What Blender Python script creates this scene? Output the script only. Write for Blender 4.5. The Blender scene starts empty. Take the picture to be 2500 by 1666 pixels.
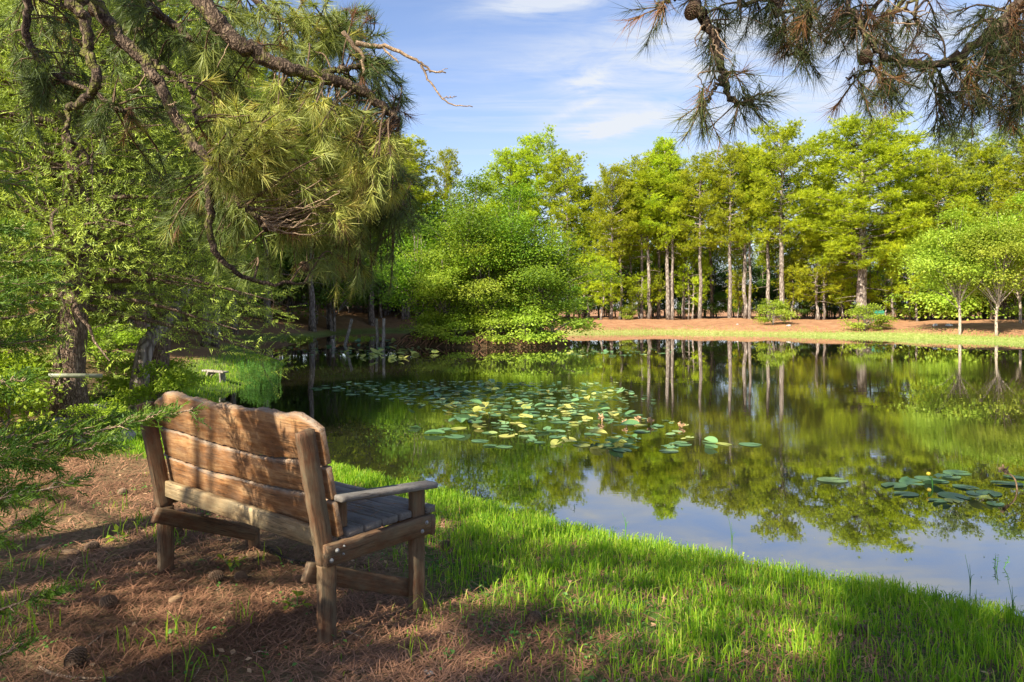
import bpy, math, random
import numpy as np
from mathutils import Vector, Matrix
R = math.radians
SC = bpy.context.scene
COL = SC.collection
# ------------------------------------------------------------------ camera, sky, sun
HW = 1.9                     # camera height above the water (water is z = 0)
F, HY = 1750.0, 755.0        # focal length and horizon row in pixels of the 2500 px photograph
cd = bpy.data.cameras.new('camera'); cam = bpy.data.objects.new('camera', cd); COL.objects.link(cam)
cam.location = (0, 0, HW); cam.rotation_euler = (R(90), 0, 0)
cd.sensor_width = 36; cd.lens = 36 * F / 2500
cd.shift_y = (HY - 833) / 2500
cd.clip_start = 0.05; cd.clip_end = 6000
SC.camera = cam
SC.view_settings.view_transform = 'Standard'; SC.view_settings.look = 'None'
SC.view_settings.gamma = 1; SC.view_settings.exposure = 1.45
SC.cycles.max_bounces = 7; SC.cycles.transparent_max_bounces = 6
SC.cycles.diffuse_bounces = 4; SC.cycles.glossy_bounces = 3; SC.cycles.transmission_bounces = 4
SC.cycles.sample_clamp_indirect = 6

SUN_EL = 38
LH = (0.62, 0.7846)           # horizontal direction the light travels
ce, se = math.cos(R(SUN_EL)), math.sin(R(SUN_EL))
LD = np.array([LH[0] * ce, LH[1] * ce, -se])
UR = np.array([LH[1], -LH[0], 0.0]); UW = np.array([LH[0] * se, LH[1] * se, ce])
sd_ = bpy.data.lights.new('sun', 'SUN'); sd_.energy = 5.0; sd_.angle = R(0.53); sd_.color = (1.0, 0.91, 0.74)
sun = bpy.data.objects.new('sun', sd_); COL.objects.link(sun)
sun.rotation_euler = Vector(LD).to_track_quat('-Z', 'Y').to_euler(); sun.location = (-10, -10, 20)

W = bpy.data.worlds.new("World"); SC.world = W; W.use_nodes = True
def sky():
    nt = W.node_tree; N = nt.nodes; L = nt.links
    for n in list(N): N.remove(n)
    out = N.new('ShaderNodeOutputWorld'); bg = N.new('ShaderNodeBackground'); bg.inputs[1].default_value = 0.074
    s = N.new('ShaderNodeTexSky'); s.sky_type = 'NISHITA'; s.sun_disc = False
    s.sun_elevation = R(SUN_EL); s.sun_rotation = math.atan2(-LH[0], -LH[1]); s.air_density = 1.0; s.dust_density = 0.6; s.ozone_density = 1.6
    tc = N.new('ShaderNodeTexCoord'); sx = N.new('ShaderNodeSeparateXYZ'); L.new(tc.outputs['Generated'], sx.inputs[0])
    def m(op, a, b=None, c=None, clamp=False):
        n = N.new('ShaderNodeMath'); n.operation = op; n.use_clamp = clamp
        for i, v in enumerate((a, b, c)):
            if v is None: continue
            if isinstance(v, (int, float)): n.inputs[i].default_value = v
            else: L.new(v, n.inputs[i])
        return n.outputs[0]
    z = m('MAXIMUM', sx.outputs['Z'], 0.03)
    u = m('DIVIDE', sx.outputs['X'], z); v = m('DIVIDE', sx.outputs['Y'], z)
    cb = N.new('ShaderNodeCombineXYZ'); L.new(u, cb.inputs[0]); L.new(v, cb.inputs[1])
    mp = N.new('ShaderNodeMapping'); mp.inputs['Rotation'].default_value = (0, 0, R(-52)); mp.inputs['Scale'].default_value = (0.5, 1.7, 1)
    L.new(cb.outputs[0], mp.inputs[0])
    n1 = N.new('ShaderNodeTexNoise'); n1.inputs['Scale'].default_value = 1.25; n1.inputs['Detail'].default_value = 9; n1.inputs['Roughness'].default_value = 0.62
    n1.inputs['Distortion'].default_value = 0.6; L.new(mp.outputs[0], n1.inputs['Vector'])
    n2 = N.new('ShaderNodeTexNoise'); n2.inputs['Scale'].default_value = 0.45; n2.inputs['Detail'].default_value = 3; L.new(cb.outputs[0], n2.inputs['Vector'])
    a = m('SUBTRACT', n1.outputs[0], 0.46, clamp=True); a = m('MULTIPLY', a, 5.5, clamp=True)
    b = m('SUBTRACT', n2.outputs[0], 0.36, clamp=True); b = m('MULTIPLY', b, 3.6, clamp=True)
    k = m('MULTIPLY', a, b)
    right = m('MULTIPLY_ADD', sx.outputs['X'], 0.95, 0.30, clamp=True)       # thin veil thickens towards the right
    k = m('MULTIPLY', k, m('MULTIPLY_ADD', right, 0.75, 0.30), clamp=True)
    yy = m('MAXIMUM', sx.outputs['Y'], 0.02); az = m('DIVIDE', sx.outputs['X'], yy); al = m('DIVIDE', sx.outputs['Z'], yy)
    c2 = N.new('ShaderNodeCombineXYZ'); L.new(az, c2.inputs[0]); L.new(al, c2.inputs[1])
    m2 = N.new('ShaderNodeMapping'); m2.inputs['Rotation'].default_value = (0, 0, R(-14)); m2.inputs['Scale'].default_value = (7, 30, 1); L.new(c2.outputs[0], m2.inputs[0])
    n3 = N.new('ShaderNodeTexNoise'); n3.inputs['Scale'].default_value = 1.0; n3.inputs['Detail'].default_value = 8; n3.inputs['Roughness'].default_value = .65; n3.inputs['Distortion'].default_value = .8; L.new(m2.outputs[0], n3.inputs['Vector'])
    for (a0, l0, ra, rl, ti, st) in ((.125, .250, .050, .013, .10, 1.3), (.165, .262, .05, .010, .3, .7), (.105, .316, .035, .018, .3, .7), (.085, .278, .04, .008, .45, .5), (.05, .43, .10, .02, .1, 1.1), (.42, .40, .30, .05, .12, .8), (.45, .30, .30, .035, .12, .8), (.20, .35, .16, .05, .1, .35), (.36, .345, .25, .02, .15, .7)):
        da = m('SUBTRACT', az, a0); dl = m('SUBTRACT', m('SUBTRACT', al, l0), m('MULTIPLY', da, ti))
        e = m('ADD', m('POWER', m('MULTIPLY', da, 1 / ra), 2.0), m('POWER', m('ABSOLUTE', m('MULTIPLY', dl, 1 / rl)), 2.0))
        w_ = m('MULTIPLY', m('POWER', 2.718, m('MULTIPLY', e, -1.0)), m('MULTIPLY', m('SUBTRACT', n3.outputs[0], .33, clamp=True), 4.2 * st), clamp=True)
        k = m('ADD', k, m('MULTIPLY', w_, .8), clamp=True)
    low = m('SUBTRACT', 1.0, m('MULTIPLY', sx.outputs['Z'], 2.3, clamp=True), clamp=True)
    veil = m('MULTIPLY', m('MULTIPLY', right, low), 0.75)
    k = m('ADD', k, veil, clamp=True); k = m('ADD', k, m('MULTIPLY', low, 0.12), clamp=True)
    tint = N.new('ShaderNodeMix'); tint.data_type = 'RGBA'; tint.blend_type = 'MULTIPLY'; tint.inputs[0].default_value = 1
    tint.inputs[7].default_value = (.96, 0.95, 1.08, 1); L.new(s.outputs[0], tint.inputs[6])
    mx = N.new('ShaderNodeMix'); mx.data_type = 'RGBA'; mx.inputs[7].default_value = (4.1, 4.35, 4.75, 1)
    L.new(k, mx.inputs[0]); L.new(tint.outputs[2], mx.inputs[6]); L.new(mx.outputs[2], bg.inputs[0]); L.new(bg.outputs[0], out.inputs[0])
sky()

# ------------------------------------------------------------------ helpers
def px(x, y, d): return np.array([(x - 1250) / F * d, d, HW - (y - HY) / F * d])
def rng(s): return np.random.default_rng(s)
def unit(a):
    a = np.asarray(a, float); return a / np.maximum(np.linalg.norm(a, axis=-1, keepdims=True), 1e-9)
def rdir(g, n): return unit(g.normal(size=(n, 3)))

class Acc:
    """collects triangles and quads with a per-vertex random value, linked later as ONE mesh object"""
    def __init__(s): s.V = []; s.T = []; s.Q = []; s.rnd = []; s.n = 0
    def add(s, v, t=None, q=None, r=0.5):
        v = np.asarray(v, float).reshape(-1, 3)
        if t is not None and len(t): s.T.append(np.asarray(t, int) + s.n)
        if q is not None and len(q): s.Q.append(np.asarray(q, int) + s.n)
        s.V.append(v); s.n += len(v)
        s.rnd.append(np.broadcast_to(np.asarray(r, float), (len(v),)).astype(float))
    def mesh(s, name, smooth=False):
        me = bpy.data.meshes.new(name)
        V = np.concatenate(s.V) if s.V else np.zeros((0, 3))
        T = np.concatenate(s.T) if s.T else np.zeros((0, 3), int)
        Q = np.concatenate(s.Q) if s.Q else np.zeros((0, 4), int)
        me.vertices.add(len(V)); me.vertices.foreach_set('co', V.astype(np.float32).ravel())
        idx = np.concatenate([T.ravel(), Q.ravel()]).astype(np.int32)
        me.loops.add(len(idx)); me.loops.foreach_set('vertex_index', idx)
        nf = len(T) + len(Q); me.polygons.add(nf)
        st = np.concatenate([np.arange(len(T)) * 3, len(T) * 3 + np.arange(len(Q)) * 4]).astype(np.int32)
        me.polygons.foreach_set('loop_start', st)
        try: me.polygons.foreach_set('loop_total', np.concatenate([np.full(len(T), 3), np.full(len(Q), 4)]).astype(np.int32))
        except Exception: pass
        me.update(calc_edges=True)
        at = me.attributes.new('rnd', 'FLOAT', 'POINT'); at.data.foreach_set('value', np.concatenate(s.rnd).astype(np.float32) if s.rnd else np.zeros(0, np.float32))
        if smooth: me.polygons.foreach_set('use_smooth', np.ones(nf, bool))
        me.validate()
        return me
def obj(name, me, mat, parent=None, loc=None, smooth=False):
    if isinstance(me, Acc): me = me.mesh(name, smooth)
    if mat and not me.materials: me.materials.append(mat)
    o = bpy.data.objects.new(name, me); COL.objects.link(o)
    if loc is not None: o.location = loc
    if parent: o.parent = parent
    return o
def tag(o, label=None, cat=None, group=None, kind=None):
    if label: o['label'] = label
    if cat: o['category'] = cat
    if group: o['group'] = group
    if kind: o['kind'] = kind
    return o
def empty(name, loc, label, cat, group=None, rz=0, sc=1):
    o = bpy.data.objects.new(name, None); COL.objects.link(o); o.location = loc; o.rotation_euler = (0, 0, rz); o.empty_display_size = .2
    o.scale = (sc, sc, sc) if not hasattr(sc, '__len__') else sc
    return tag(o, label, cat, group)
def copy_tree(o, parent=None):
    c = o.copy(); COL.objects.link(c); c.parent = parent
    for ch in [q for q in bpy.data.objects if q.parent == o]: copy_tree(ch, c)
    return c

def tube(acc, pts, rad, sides=7, r=0.5, cap=True, bump=0.0, g=None):
    pts = np.asarray(pts, float); n = len(pts); rad = np.broadcast_to(np.asarray(rad, float), (n,))
    tg = unit(np.gradient(pts, axis=0)); up = np.array([0, 0, 1.0]) if abs(tg[0][2]) < .9 else np.array([1.0, 0, 0])
    fr = []; s = unit(np.cross(tg[0], up))
    for i in range(n):
        s = unit(s - tg[i] * np.dot(s, tg[i])); fr.append((s, np.cross(tg[i], s)))
    a = np.arange(sides) * 2 * math.pi / sides; V = []
    for i in range(n):
        rr = rad[i] * (1 + (bump * g.uniform(-1, 1, sides) if g is not None and bump else 0))
        V.append(pts[i] + (np.cos(a) * rr)[:, None] * fr[i][0] + (np.sin(a) * rr)[:, None] * fr[i][1])
    V = np.concatenate(V); q = []
    for i in range(n - 1):
        for j in range(sides):
            k = (j + 1) % sides; q.append((i * sides + j, i * sides + k, (i + 1) * sides + k, (i + 1) * sides + j))
    t = []
    if cap:
        V = np.vstack([V, pts[0], pts[-1]]); c0 = n * sides
        for j in range(sides):
            k = (j + 1) % sides; t.append((c0, k, j)); t.append((c0 + 1, (n - 1) * sides + j, (n - 1) * sides + k))
    acc.add(V, t, q, r)
def spline(P, n):
    P = np.asarray(P, float); P = np.vstack([2 * P[0] - P[1], P, 2 * P[-1] - P[-2]]); out = []
    m = len(P) - 3; per = max(1, n // m)
    for i in range(m):
        for k in range(per):
            t = k / per; a, b, c, d = P[i:i + 4]
            out.append(.5 * (2 * b + (c - a) * t + (2 * a - 5 * b + 4 * c - d) * t * t + (3 * b - a - 3 * c + d) * t ** 3))
    out.append(P[-2]); return np.array(out)

def needles(acc, C, D, L, Wd, g, r=0.5, droop=0.0):
    n = len(C); D = unit(D); S = unit(np.cross(D, g.normal(size=(n, 3)))); L = np.broadcast_to(L, (n,))[:, None]; w = np.broadcast_to(Wd, (n,))[:, None] * .5
    tip = C + D * L; tip = tip - np.array([0, 0, 1.0]) * droop * L
    V = np.stack([C - S * w, C + S * w, tip], 1).reshape(-1, 3)
    t = np.arange(n * 3).reshape(-1, 3)
    acc.add(V, t, None, np.repeat(np.broadcast_to(r, (n,)), 3))
def tufts(acc, P, A, k, L, Wd, g, lo=.25, hi=1.25, r=None, back=.06, droop=.08):
    n = len(P); A = unit(A); Pk = np.repeat(P, k, 0); Ak = np.repeat(A, k, 0)
    th = g.uniform(lo, hi, n * k)[:, None]; per = unit(np.cross(Ak, g.normal(size=(n * k, 3))))
    D = Ak * np.cos(th) + per * np.sin(th)
    C = Pk - Ak * (g.random(n * k)[:, None] * back)
    if r is None: r = g.random(n)
    rr = np.clip(np.repeat(r, k) + g.uniform(-.08, .08, n * k), 0, 1)
    needles(acc, C, D, L * g.uniform(.7, 1.1, n * k), Wd, g, rr, droop)
def leaves(acc, C, D, Nn, L, Wd, g, r):
    """folded rhombic leaves"""
    n = len(C); D = unit(D); S = unit(np.cross(D, Nn)); U = np.cross(S, D)
    L = (L * g.uniform(.65, 1.2, n))[:, None]; w = (Wd * g.uniform(.7, 1.2, n))[:, None] * .5
    V = np.stack([C, C + D * L * .45 + S * w + U * w * .35, C + D * L, C + D * L * .45 - S * w + U * w * .35], 1).reshape(-1, 3)
    q = np.arange(n * 4).reshape(-1, 4)
    acc.add(V, None, q, np.repeat(r, 4))
def sines(x, y, s, seed=0):
    g = rng(seed); z = np.zeros_like(np.asarray(x, float))
    for i in range(5):
        a = g.uniform(0, 6.28); k = s * 1.7 ** i * g.uniform(.8, 1.2); z = z + np.sin((x * math.cos(a) + y * math.sin(a)) * k + g.uniform(0, 6.28) + 1.3 * np.sin((y * math.cos(a) - x * math.sin(a)) * k * .6)) * .6 ** i
    return z / 2.3

# ------------------------------------------------------------------ materials
def mat_base(name):
    m = bpy.data.materials.new(name); m.use_nodes = True; nt = m.node_tree; b = nt.nodes['Principled BSDF']; return m, nt, nt.nodes, nt.links, b
def ramp(N, L, fac, stops):
    r = N.new('ShaderNodeValToRGB'); e = r.color_ramp.elements
    e[0].position = stops[0][0]; e[0].color = (*stops[0][1], 1); e[1].position = stops[-1][0]; e[1].color = (*stops[-1][1], 1)
    for p, c in stops[1:-1]:
        k = e.new(p); k.color = (*c, 1)
    L.new(fac, r.inputs[0]); return r.outputs[0]
def noise(N, L, vec, scale, detail=4, rough=.6, mapscale=None):
    if mapscale is not None:
        mp = N.new('ShaderNodeMapping'); mp.inputs['Scale'].default_value = mapscale; L.new(vec, mp.inputs[0]); vec = mp.outputs[0]
    n = N.new('ShaderNodeTexNoise'); n.inputs['Scale'].default_value = scale; n.inputs['Detail'].default_value = detail; n.inputs['Roughness'].default_value = rough
    L.new(vec, n.inputs['Vector']); return n.outputs[0]
def mix(N, L, f, a, b, mode='MIX'):
    n = N.new('ShaderNodeMix'); n.data_type = 'RGBA'; n.blend_type = mode
    for i, v in ((0, f), (6, a), (7, b)):
        if isinstance(v, (int, float)): n.inputs[i].default_value = v
        elif isinstance(v, tuple): n.inputs[i].default_value = (*v, 1)
        else: L.new(v, n.inputs[i])
    return n.outputs[2]
def math_(N, L, op, a, b=None, clamp=False):
    n = N.new('ShaderNodeMath'); n.operation = op; n.use_clamp = clamp
    for i, v in enumerate((a, b)):
        if v is None: continue
        if isinstance(v, (int, float)): n.inputs[i].default_value = v
        else: L.new(v, n.inputs[i])
    return n.outputs[0]
def bump(N, L, h, b, strength=.5, dist=.02):
    n = N.new('ShaderNodeBump'); n.inputs['Strength'].default_value = strength; n.inputs['Distance'].default_value = dist; L.new(h, n.inputs['Height']); L.new(n.outputs[0], b.inputs['Normal'])

def foliage(name, stops, trans=.35, rough=.55, spec=.3, clump=.6, tcol=None, vary=.35):
    m, nt, N, L, b = mat_base(name)
    at = N.new('ShaderNodeAttribute'); at.attribute_name = 'rnd'
    tc = N.new('ShaderNodeTexCoord'); oi = N.new('ShaderNodeObjectInfo')
    n = noise(N, L, tc.outputs['Object'], clump, 3)
    f = math_(N, L, 'ADD', math_(N, L, 'MULTIPLY', at.outputs['Fac'], 1 - vary), math_(N, L, 'MULTIPLY', n, vary), True)
    c = ramp(N, L, f, stops)
    hs = N.new('ShaderNodeHueSaturation'); L.new(c, hs.inputs['Color'])
    L.new(math_(N, L, 'ADD', .477, math_(N, L, 'MULTIPLY', oi.outputs['Random'], .026)), hs.inputs['Hue'])
    L.new(math_(N, L, 'ADD', .8, math_(N, L, 'MULTIPLY', oi.outputs['Random'], .4)), hs.inputs['Value'])
    c = hs.outputs[0]
    L.new(c, b.inputs['Base Color']); b.inputs['Roughness'].default_value = rough; b.inputs['Specular IOR Level'].default_value = spec
    if trans:
        t = N.new('ShaderNodeBsdfTranslucent'); L.new(mix(N, L, 1.0, c, tcol or (1.25, 1.25, .6), 'MULTIPLY'), t.inputs[0])
        ms = N.new('ShaderNodeMixShader'); ms.inputs[0].default_value = trans; L.new(b.outputs[0], ms.inputs[1]); L.new(t.outputs[0], ms.inputs[2])
        L.new(ms.outputs[0], N['Material Output'].inputs[0])
    return m
M = {}
M['pine_far'] = foliage('pine_foliage', [(0, (.09, .15, .012)), (.5, (.33, .43, .02)), (.85, (.56, .64, .035)), (1, (.48, .40, .06))], .45, clump=.35)
M['pine_cool'] = foliage('pale_pine_foliage', [(0, (.12, .18, .05)), (.5, (.22, .30, .08)), (1, (.32, .40, .11))], .35, clump=.35)
M['pine_near'] = foliage('near_pine_needles', [(0, (.045, .075, .02)), (.42, (.13, .21, .06)), (.72, (.38, .47, .10)), (.84, (.60, .60, .12)), (.88, (.24, .14, .06)), (1, (.28, .15, .07))], .3, clump=1.5, vary=.1, spec=.4)  # bright yellow-green stops paint the sun on lit tufts; browns are dead needles
M['pine_shade'] = foliage('shade_toned_pine_needles', [(0, (.035, .05, .014)), (.5, (.075, .10, .03)), (.80, (.14, .16, .04)), (.87, (.24, .13, .05)), (1, (.32, .17, .06))], .2, clump=1.5, vary=.1, spec=.2)  # darker needle copy: shade of the upper-right boughs put into the colour
M['leaf'] = foliage('broad_leaves', [(0, (.04, .10, .010)), (.35, (.10, .21, .015)), (.65, (.20, .33, .02)), (.88, (.34, .46, .03)), (1, (.50, .46, .05))], .42, clump=.5)
M['leaf_light'] = foliage('light_broad_leaves', [(0, (.12, .22, .025)), (.5, (.26, .38, .035)), (1, (.42, .50, .06))], .45, clump=.5)
M['leaf_dark'] = foliage('shaded_wood_leaves', [(0, (.04, .10, .012)), (.5, (.09, .19, .018)), (1, (.17, .30, .025))], .35, clump=.4)  # darker leaf copy: shade inside the wood put into the colour
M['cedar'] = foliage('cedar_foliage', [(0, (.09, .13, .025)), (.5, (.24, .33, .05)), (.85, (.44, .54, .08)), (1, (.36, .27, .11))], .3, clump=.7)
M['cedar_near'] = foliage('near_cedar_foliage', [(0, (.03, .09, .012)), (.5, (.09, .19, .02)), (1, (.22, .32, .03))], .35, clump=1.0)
M['grass'] = foliage('grass_blades', [(0, (.06, .18, .012)), (.5, (.19, .37, .018)), (.76, (.34, .48, .03)), (.88, (.40, .38, .13)), (1, (.46, .36, .18))], .45, clump=2.5, vary=.25, tcol=(1.2, 1.3, .4))
M['grass_dry'] = foliage('bank_grass', [(0, (.12, .20, .03)), (.5, (.22, .30, .06)), (1, (.35, .36, .12))], .35)
M['weed'] = foliage('water_weed', [(0, (.05, .16, .03)), (.5, (.09, .26, .05)), (1, (.16, .34, .07))], .4)
M['pad_small'] = foliage('small_pads', [(0, (.08, .19, .08)), (.6, (.17, .30, .12)), (.8, (.34, .40, .10)), (1, (.55, .50, .14))], .15, .35, .5, vary=.1)
M['litter'] = foliage('fallen_needles', [(0, (.07, .036, .018)), (.4, (.25, .148, .068)), (.8, (.50, .31, .15)), (1, (.55, .42, .25))], 0, .7, .2, clump=2)

def bark_mat(name, c1, c2, scale=12, lichen=None, ridges=(1, 1, .25), strength=.9, dist=.03):
    m, nt, N, L, b = mat_base(name); tc = N.new('ShaderNodeTexCoord').outputs['Object']
    v = N.new('ShaderNodeTexVoronoi'); v.feature = 'DISTANCE_TO_EDGE'; mp = N.new('ShaderNodeMapping'); mp.inputs['Scale'].default_value = ridges; L.new(tc, mp.inputs[0])
    nn = N.new('ShaderNodeTexNoise'); nn.inputs['Scale'].default_value = scale; L.new(mp.outputs[0], nn.inputs[0])
    wv = mix(N, L, .12, mp.outputs[0], nn.outputs[1]); L.new(wv, v.inputs['Vector']); v.inputs['Scale'].default_value = scale
    n = noise(N, L, tc, scale * .6, 7, .7)
    e = math_(N, L, 'MULTIPLY', v.outputs['Distance'], 3.2, True)
    h = math_(N, L, 'MULTIPLY', math_(N, L, 'ADD', math_(N, L, 'MULTIPLY', e, .6), math_(N, L, 'MULTIPLY', n, .6)), 1.0, True)
    c = ramp(N, L, h, [(.15, tuple(x * .45 for x in c1)), (.45, c1), (.85, c2)])
    if lichen:
        ln = noise(N, L, tc, 9, 6, .75); f = math_(N, L, 'MULTIPLY', math_(N, L, 'SUBTRACT', ln, .53, True), 9, True)
        c = mix(N, L, f, c, lichen)
    L.new(c, b.inputs['Base Color']); b.inputs['Roughness'].default_value = .9; b.inputs['Specular IOR Level'].default_value = .15
    bump(N, L, h, b, strength, dist); return m
M['bark'] = bark_mat('pine_bark', (.15, .12, .10), (.34, .29, .25), 9)
M['bark_near'] = bark_mat('lichen_pine_bark', (.055, .038, .028), (.16, .115, .08), 26, (.15, .16, .03), (1, 1, .6), 1.0, .012)
M['bark_cedar'] = bark_mat('cedar_bark', (.13, .085, .06), (.33, .24, .18), 30, None, (1, 1, .12), 1, .02)
M['bark_pale'] = bark_mat('pale_bark', (.30, .24, .18), (.50, .42, .33), 14)
M['twig'] = bark_mat('dead_twig', (.22, .15, .095), (.45, .33, .22), 40, None, (1, 1, 1), .4, .004)
M['twig_brown'] = bark_mat('live_twig', (.085, .055, .035), (.21, .145, .09), 40, None, (1, 1, 1), .4, .004)
M['post'] = bark_mat('weathered_post', (.20, .17, .14), (.42, .38, .33), 22, None, (1, 1, .08), .8, .01)

def wood_mat(name, dark, mid, light, grey=(.19, .165, .14), gk=.5, sat=1.0):
    """boards are modelled with their local X along the grain"""
    m, nt, N, L, b = mat_base(name); tc = N.new('ShaderNodeTexCoord'); oi = N.new('ShaderNodeObjectInfo')
    off = N.new('ShaderNodeVectorMath'); off.operation = 'ADD'; cb = N.new('ShaderNodeCombineXYZ')
    for i, k in enumerate((7.3, 3.1, 5.7)): L.new(math_(N, L, 'MULTIPLY', oi.outputs['Random'], k * 3), cb.inputs[i])
    L.new(tc.outputs['Object'], off.inputs[0]); L.new(cb.outputs[0], off.inputs[1]); v = off.outputs[0]
    g1 = noise(N, L, v, 1, 6, .65, (3.0, 38, 38)); g2 = noise(N, L, v, 1, 4, .7, (9.0, 160, 160)); bl = noise(N, L, v, 4.5, 5, .7, (1, 2.2, 2.2)); st = noise(N, L, v, 11, 6, .75, (.6, 1.5, 1.5))
    t = math_(N, L, 'ADD', math_(N, L, 'MULTIPLY', g1, .45), math_(N, L, 'ADD', math_(N, L, 'MULTIPLY', bl, .55), math_(N, L, 'MULTIPLY', g2, .15)))
    c = ramp(N, L, t, [(.40, dark), (.56, mid), (.74, light)])
    gf = math_(N, L, 'MULTIPLY', math_(N, L, 'SUBTRACT', st, .5 - gk * .2, True), 5 * gk, True); gf = math_(N, L, 'MULTIPLY', gf, .8)
    wa = N.new('ShaderNodeAttribute'); wa.attribute_name = 'rnd'; wn = noise(N, L, v, 14, 5, .7, (1, 3, 3))
    c = mix(N, L, gf, c, grey)
    c = mix(N, L, math_(N, L, 'MULTIPLY', wa.outputs['Fac'], math_(N, L, 'MULTIPLY', math_(N, L, 'SUBTRACT', wn, .30, True), 3.2, True), True), c, (.25, .20, .15))
    dk = math_(N, L, 'MULTIPLY', math_(N, L, 'SUBTRACT', noise(N, L, v, 7, 6, .8, (.5, 3, 3)), .60, True), 7, True)
    c = mix(N, L, math_(N, L, 'MULTIPLY', dk, .75), c, tuple(x * .3 for x in dark))
    vor = N.new('ShaderNodeTexVoronoi'); mp = N.new('ShaderNodeMapping'); mp.inputs['Scale'].default_value = (1.0, 2.2, 2.2); L.new(v, mp.inputs[0]); L.new(mp.outputs[0], vor.inputs['Vector']); vor.inputs['Scale'].default_value = 2.6
    kn = math_(N, L, 'SUBTRACT', 1.0, math_(N, L, 'MULTIPLY', vor.outputs['Distance'], 14), True)
    c = mix(N, L, math_(N, L, 'MULTIPLY', kn, .85), c, (.03, .015, .008))
    cr = noise(N, L, v, 1, 3, .55, (1.6, 55, 55)); cm = noise(N, L, v, 2.5, 2, .5, (1, 1, 1))
    cr = math_(N, L, 'SUBTRACT', 1.0, math_(N, L, 'MULTIPLY', math_(N, L, 'ABSOLUTE', math_(N, L, 'SUBTRACT', cr, .5)), 38), True)
    cr = math_(N, L, 'MULTIPLY', cr, math_(N, L, 'MULTIPLY', math_(N, L, 'SUBTRACT', cm, .5, True), 9, True))
    c = mix(N, L, math_(N, L, 'MULTIPLY', cr, .85), c, (.02, .012, .008))
    L.new(c, b.inputs['Base Color']); b.inputs['Roughness'].default_value = .72; b.inputs['Specular IOR Level'].default_value = .3
    bump(N, L, math_(N, L, 'ADD', g1, math_(N, L, 'MULTIPLY', g2, .5)), b, .55, .006); return m
M['wood'] = wood_mat('stained_boards', (.05, .022, .009), (.26, .115, .040), (.55, .33, .15), grey=(.26, .20, .14), gk=.42)
M['wood_pale'] = wood_mat('pale_rail_lumber', (.08, .05, .025), (.27, .18, .09), (.46, .35, .20), grey=(.22, .20, .12), gk=.5)
M['wood_frame'] = wood_mat('frame_lumber', (.035, .015, .007), (.11, .048, .022), (.21, .13, .07), grey=(.12, .11, .07), gk=.6)
M['wood_grey'] = wood_mat('weathered_grey_boards', (.045, .038, .034), (.115, .098, .086), (.23, .205, .185), grey=(.18, .17, .155), gk=.8)
m, nt, N, L, b = mat_base('galvanised_steel'); b.inputs['Base Color'].default_value = (.30, .30, .29, 1); b.inputs['Metallic'].default_value = .6; b.inputs['Roughness'].default_value = .6; M['steel'] = m
def plain(name, c, rough=.6, nz=.25, sc=8):
    m, nt, N, L, b = mat_base(name); n = noise(N, L, N.new('ShaderNodeTexCoord').outputs['Object'], sc, 5)
    L.new(ramp(N, L, n, [(.25, tuple(x * (1 - nz) for x in c)), (.75, tuple(min(1, x * (1 + nz)) for x in c))]), b.inputs['Base Color']); b.inputs['Roughness'].default_value = rough; bump(N, L, n, b, .4, .02); return m
M['rock'] = plain('grey_rock', (.28, .26, .23), .9, .5, 6); M['rock_white'] = plain('pale_rock', (.55, .53, .48), .9, .3, 6)
M['pipe'] = plain('pale_pipe', (.20, .21, .14), .5, .1); M['green_paint'] = plain('green_painted_slats', (.04, .26, .17), .5, .2)
M['cone'] = plain('cone_scales', (.16, .10, .06), .8, .5, 60); M['root'] = plain('bare_roots', (.22, .11, .06), .9, .5, 9)
M['yellow'] = plain('yellow_petals', (.75, .55, .04), .5, .15); M['dead_leaf'] = plain('dry_leaf', (.36, .22, .11), .8, .45, 20)

def ground_mat():
    m, nt, N, L, b = mat_base('needle_litter_ground'); tc = N.new('ShaderNodeTexCoord').outputs['Object']
    at = N.new('ShaderNodeAttribute'); at.attribute_name = 'cover'; sp = N.new('ShaderNodeSeparateColor'); L.new(at.outputs['Color'], sp.inputs[0])
    n1 = noise(N, L, tc, 38, 6, .75); n2 = noise(N, L, tc, 1.3, 6, .7); n3 = noise(N, L, tc, 5, 6, .7)
    lit = ramp(N, L, n1, [(.3, (.055, .036, .02)), (.5, (.18, .12, .06)), (.72, (.34, .235, .13))])
    far = ramp(N, L, n2, [(.3, (.17, .085, .045)), (.5, (.32, .16, .08)), (.72, (.42, .25, .14))])
    far = mix(N, L, math_(N, L, 'MULTIPLY', math_(N, L, 'SUBTRACT', n3, .47, True), 4, True), far, (.17, .10, .055))
    far = mix(N, L, math_(N, L, 'MULTIPLY', n1, .35), far, (.36, .20, .11))
    c = mix(N, L, sp.outputs['Green'], lit, far)
    gr = ramp(N, L, n3, [(.3, (.16, .17, .05)), (.5, (.22, .27, .06)), (.7, (.42, .40, .17))])
    grn = ramp(N, L, n3, [(.3, (.05, .08, .02)), (.7, (.10, .16, .03))])
    gg = mix(N, L, sp.outputs['Green'], grn, gr)
    gm = math_(N, L, 'MULTIPLY', math_(N, L, 'SUBTRACT', math_(N, L, 'ADD', sp.outputs['Red'], math_(N, L, 'MULTIPLY', n3, .7)), .62, True), 3.5, True)
    c = mix(N, L, gm, c, gg)
    c = mix(N, L, sp.outputs['Blue'], c, mix(N, L, n3, (.05, .032, .018), (.10, .065, .035)))
    L.new(c, b.inputs['Base Color']); b.inputs['Roughness'].default_value = .95; b.inputs['Specular IOR Level'].default_value = .1
    bump(N, L, math_(N, L, 'ADD', n1, n3), b, .8, .02); return m
M['ground'] = ground_mat()
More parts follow.
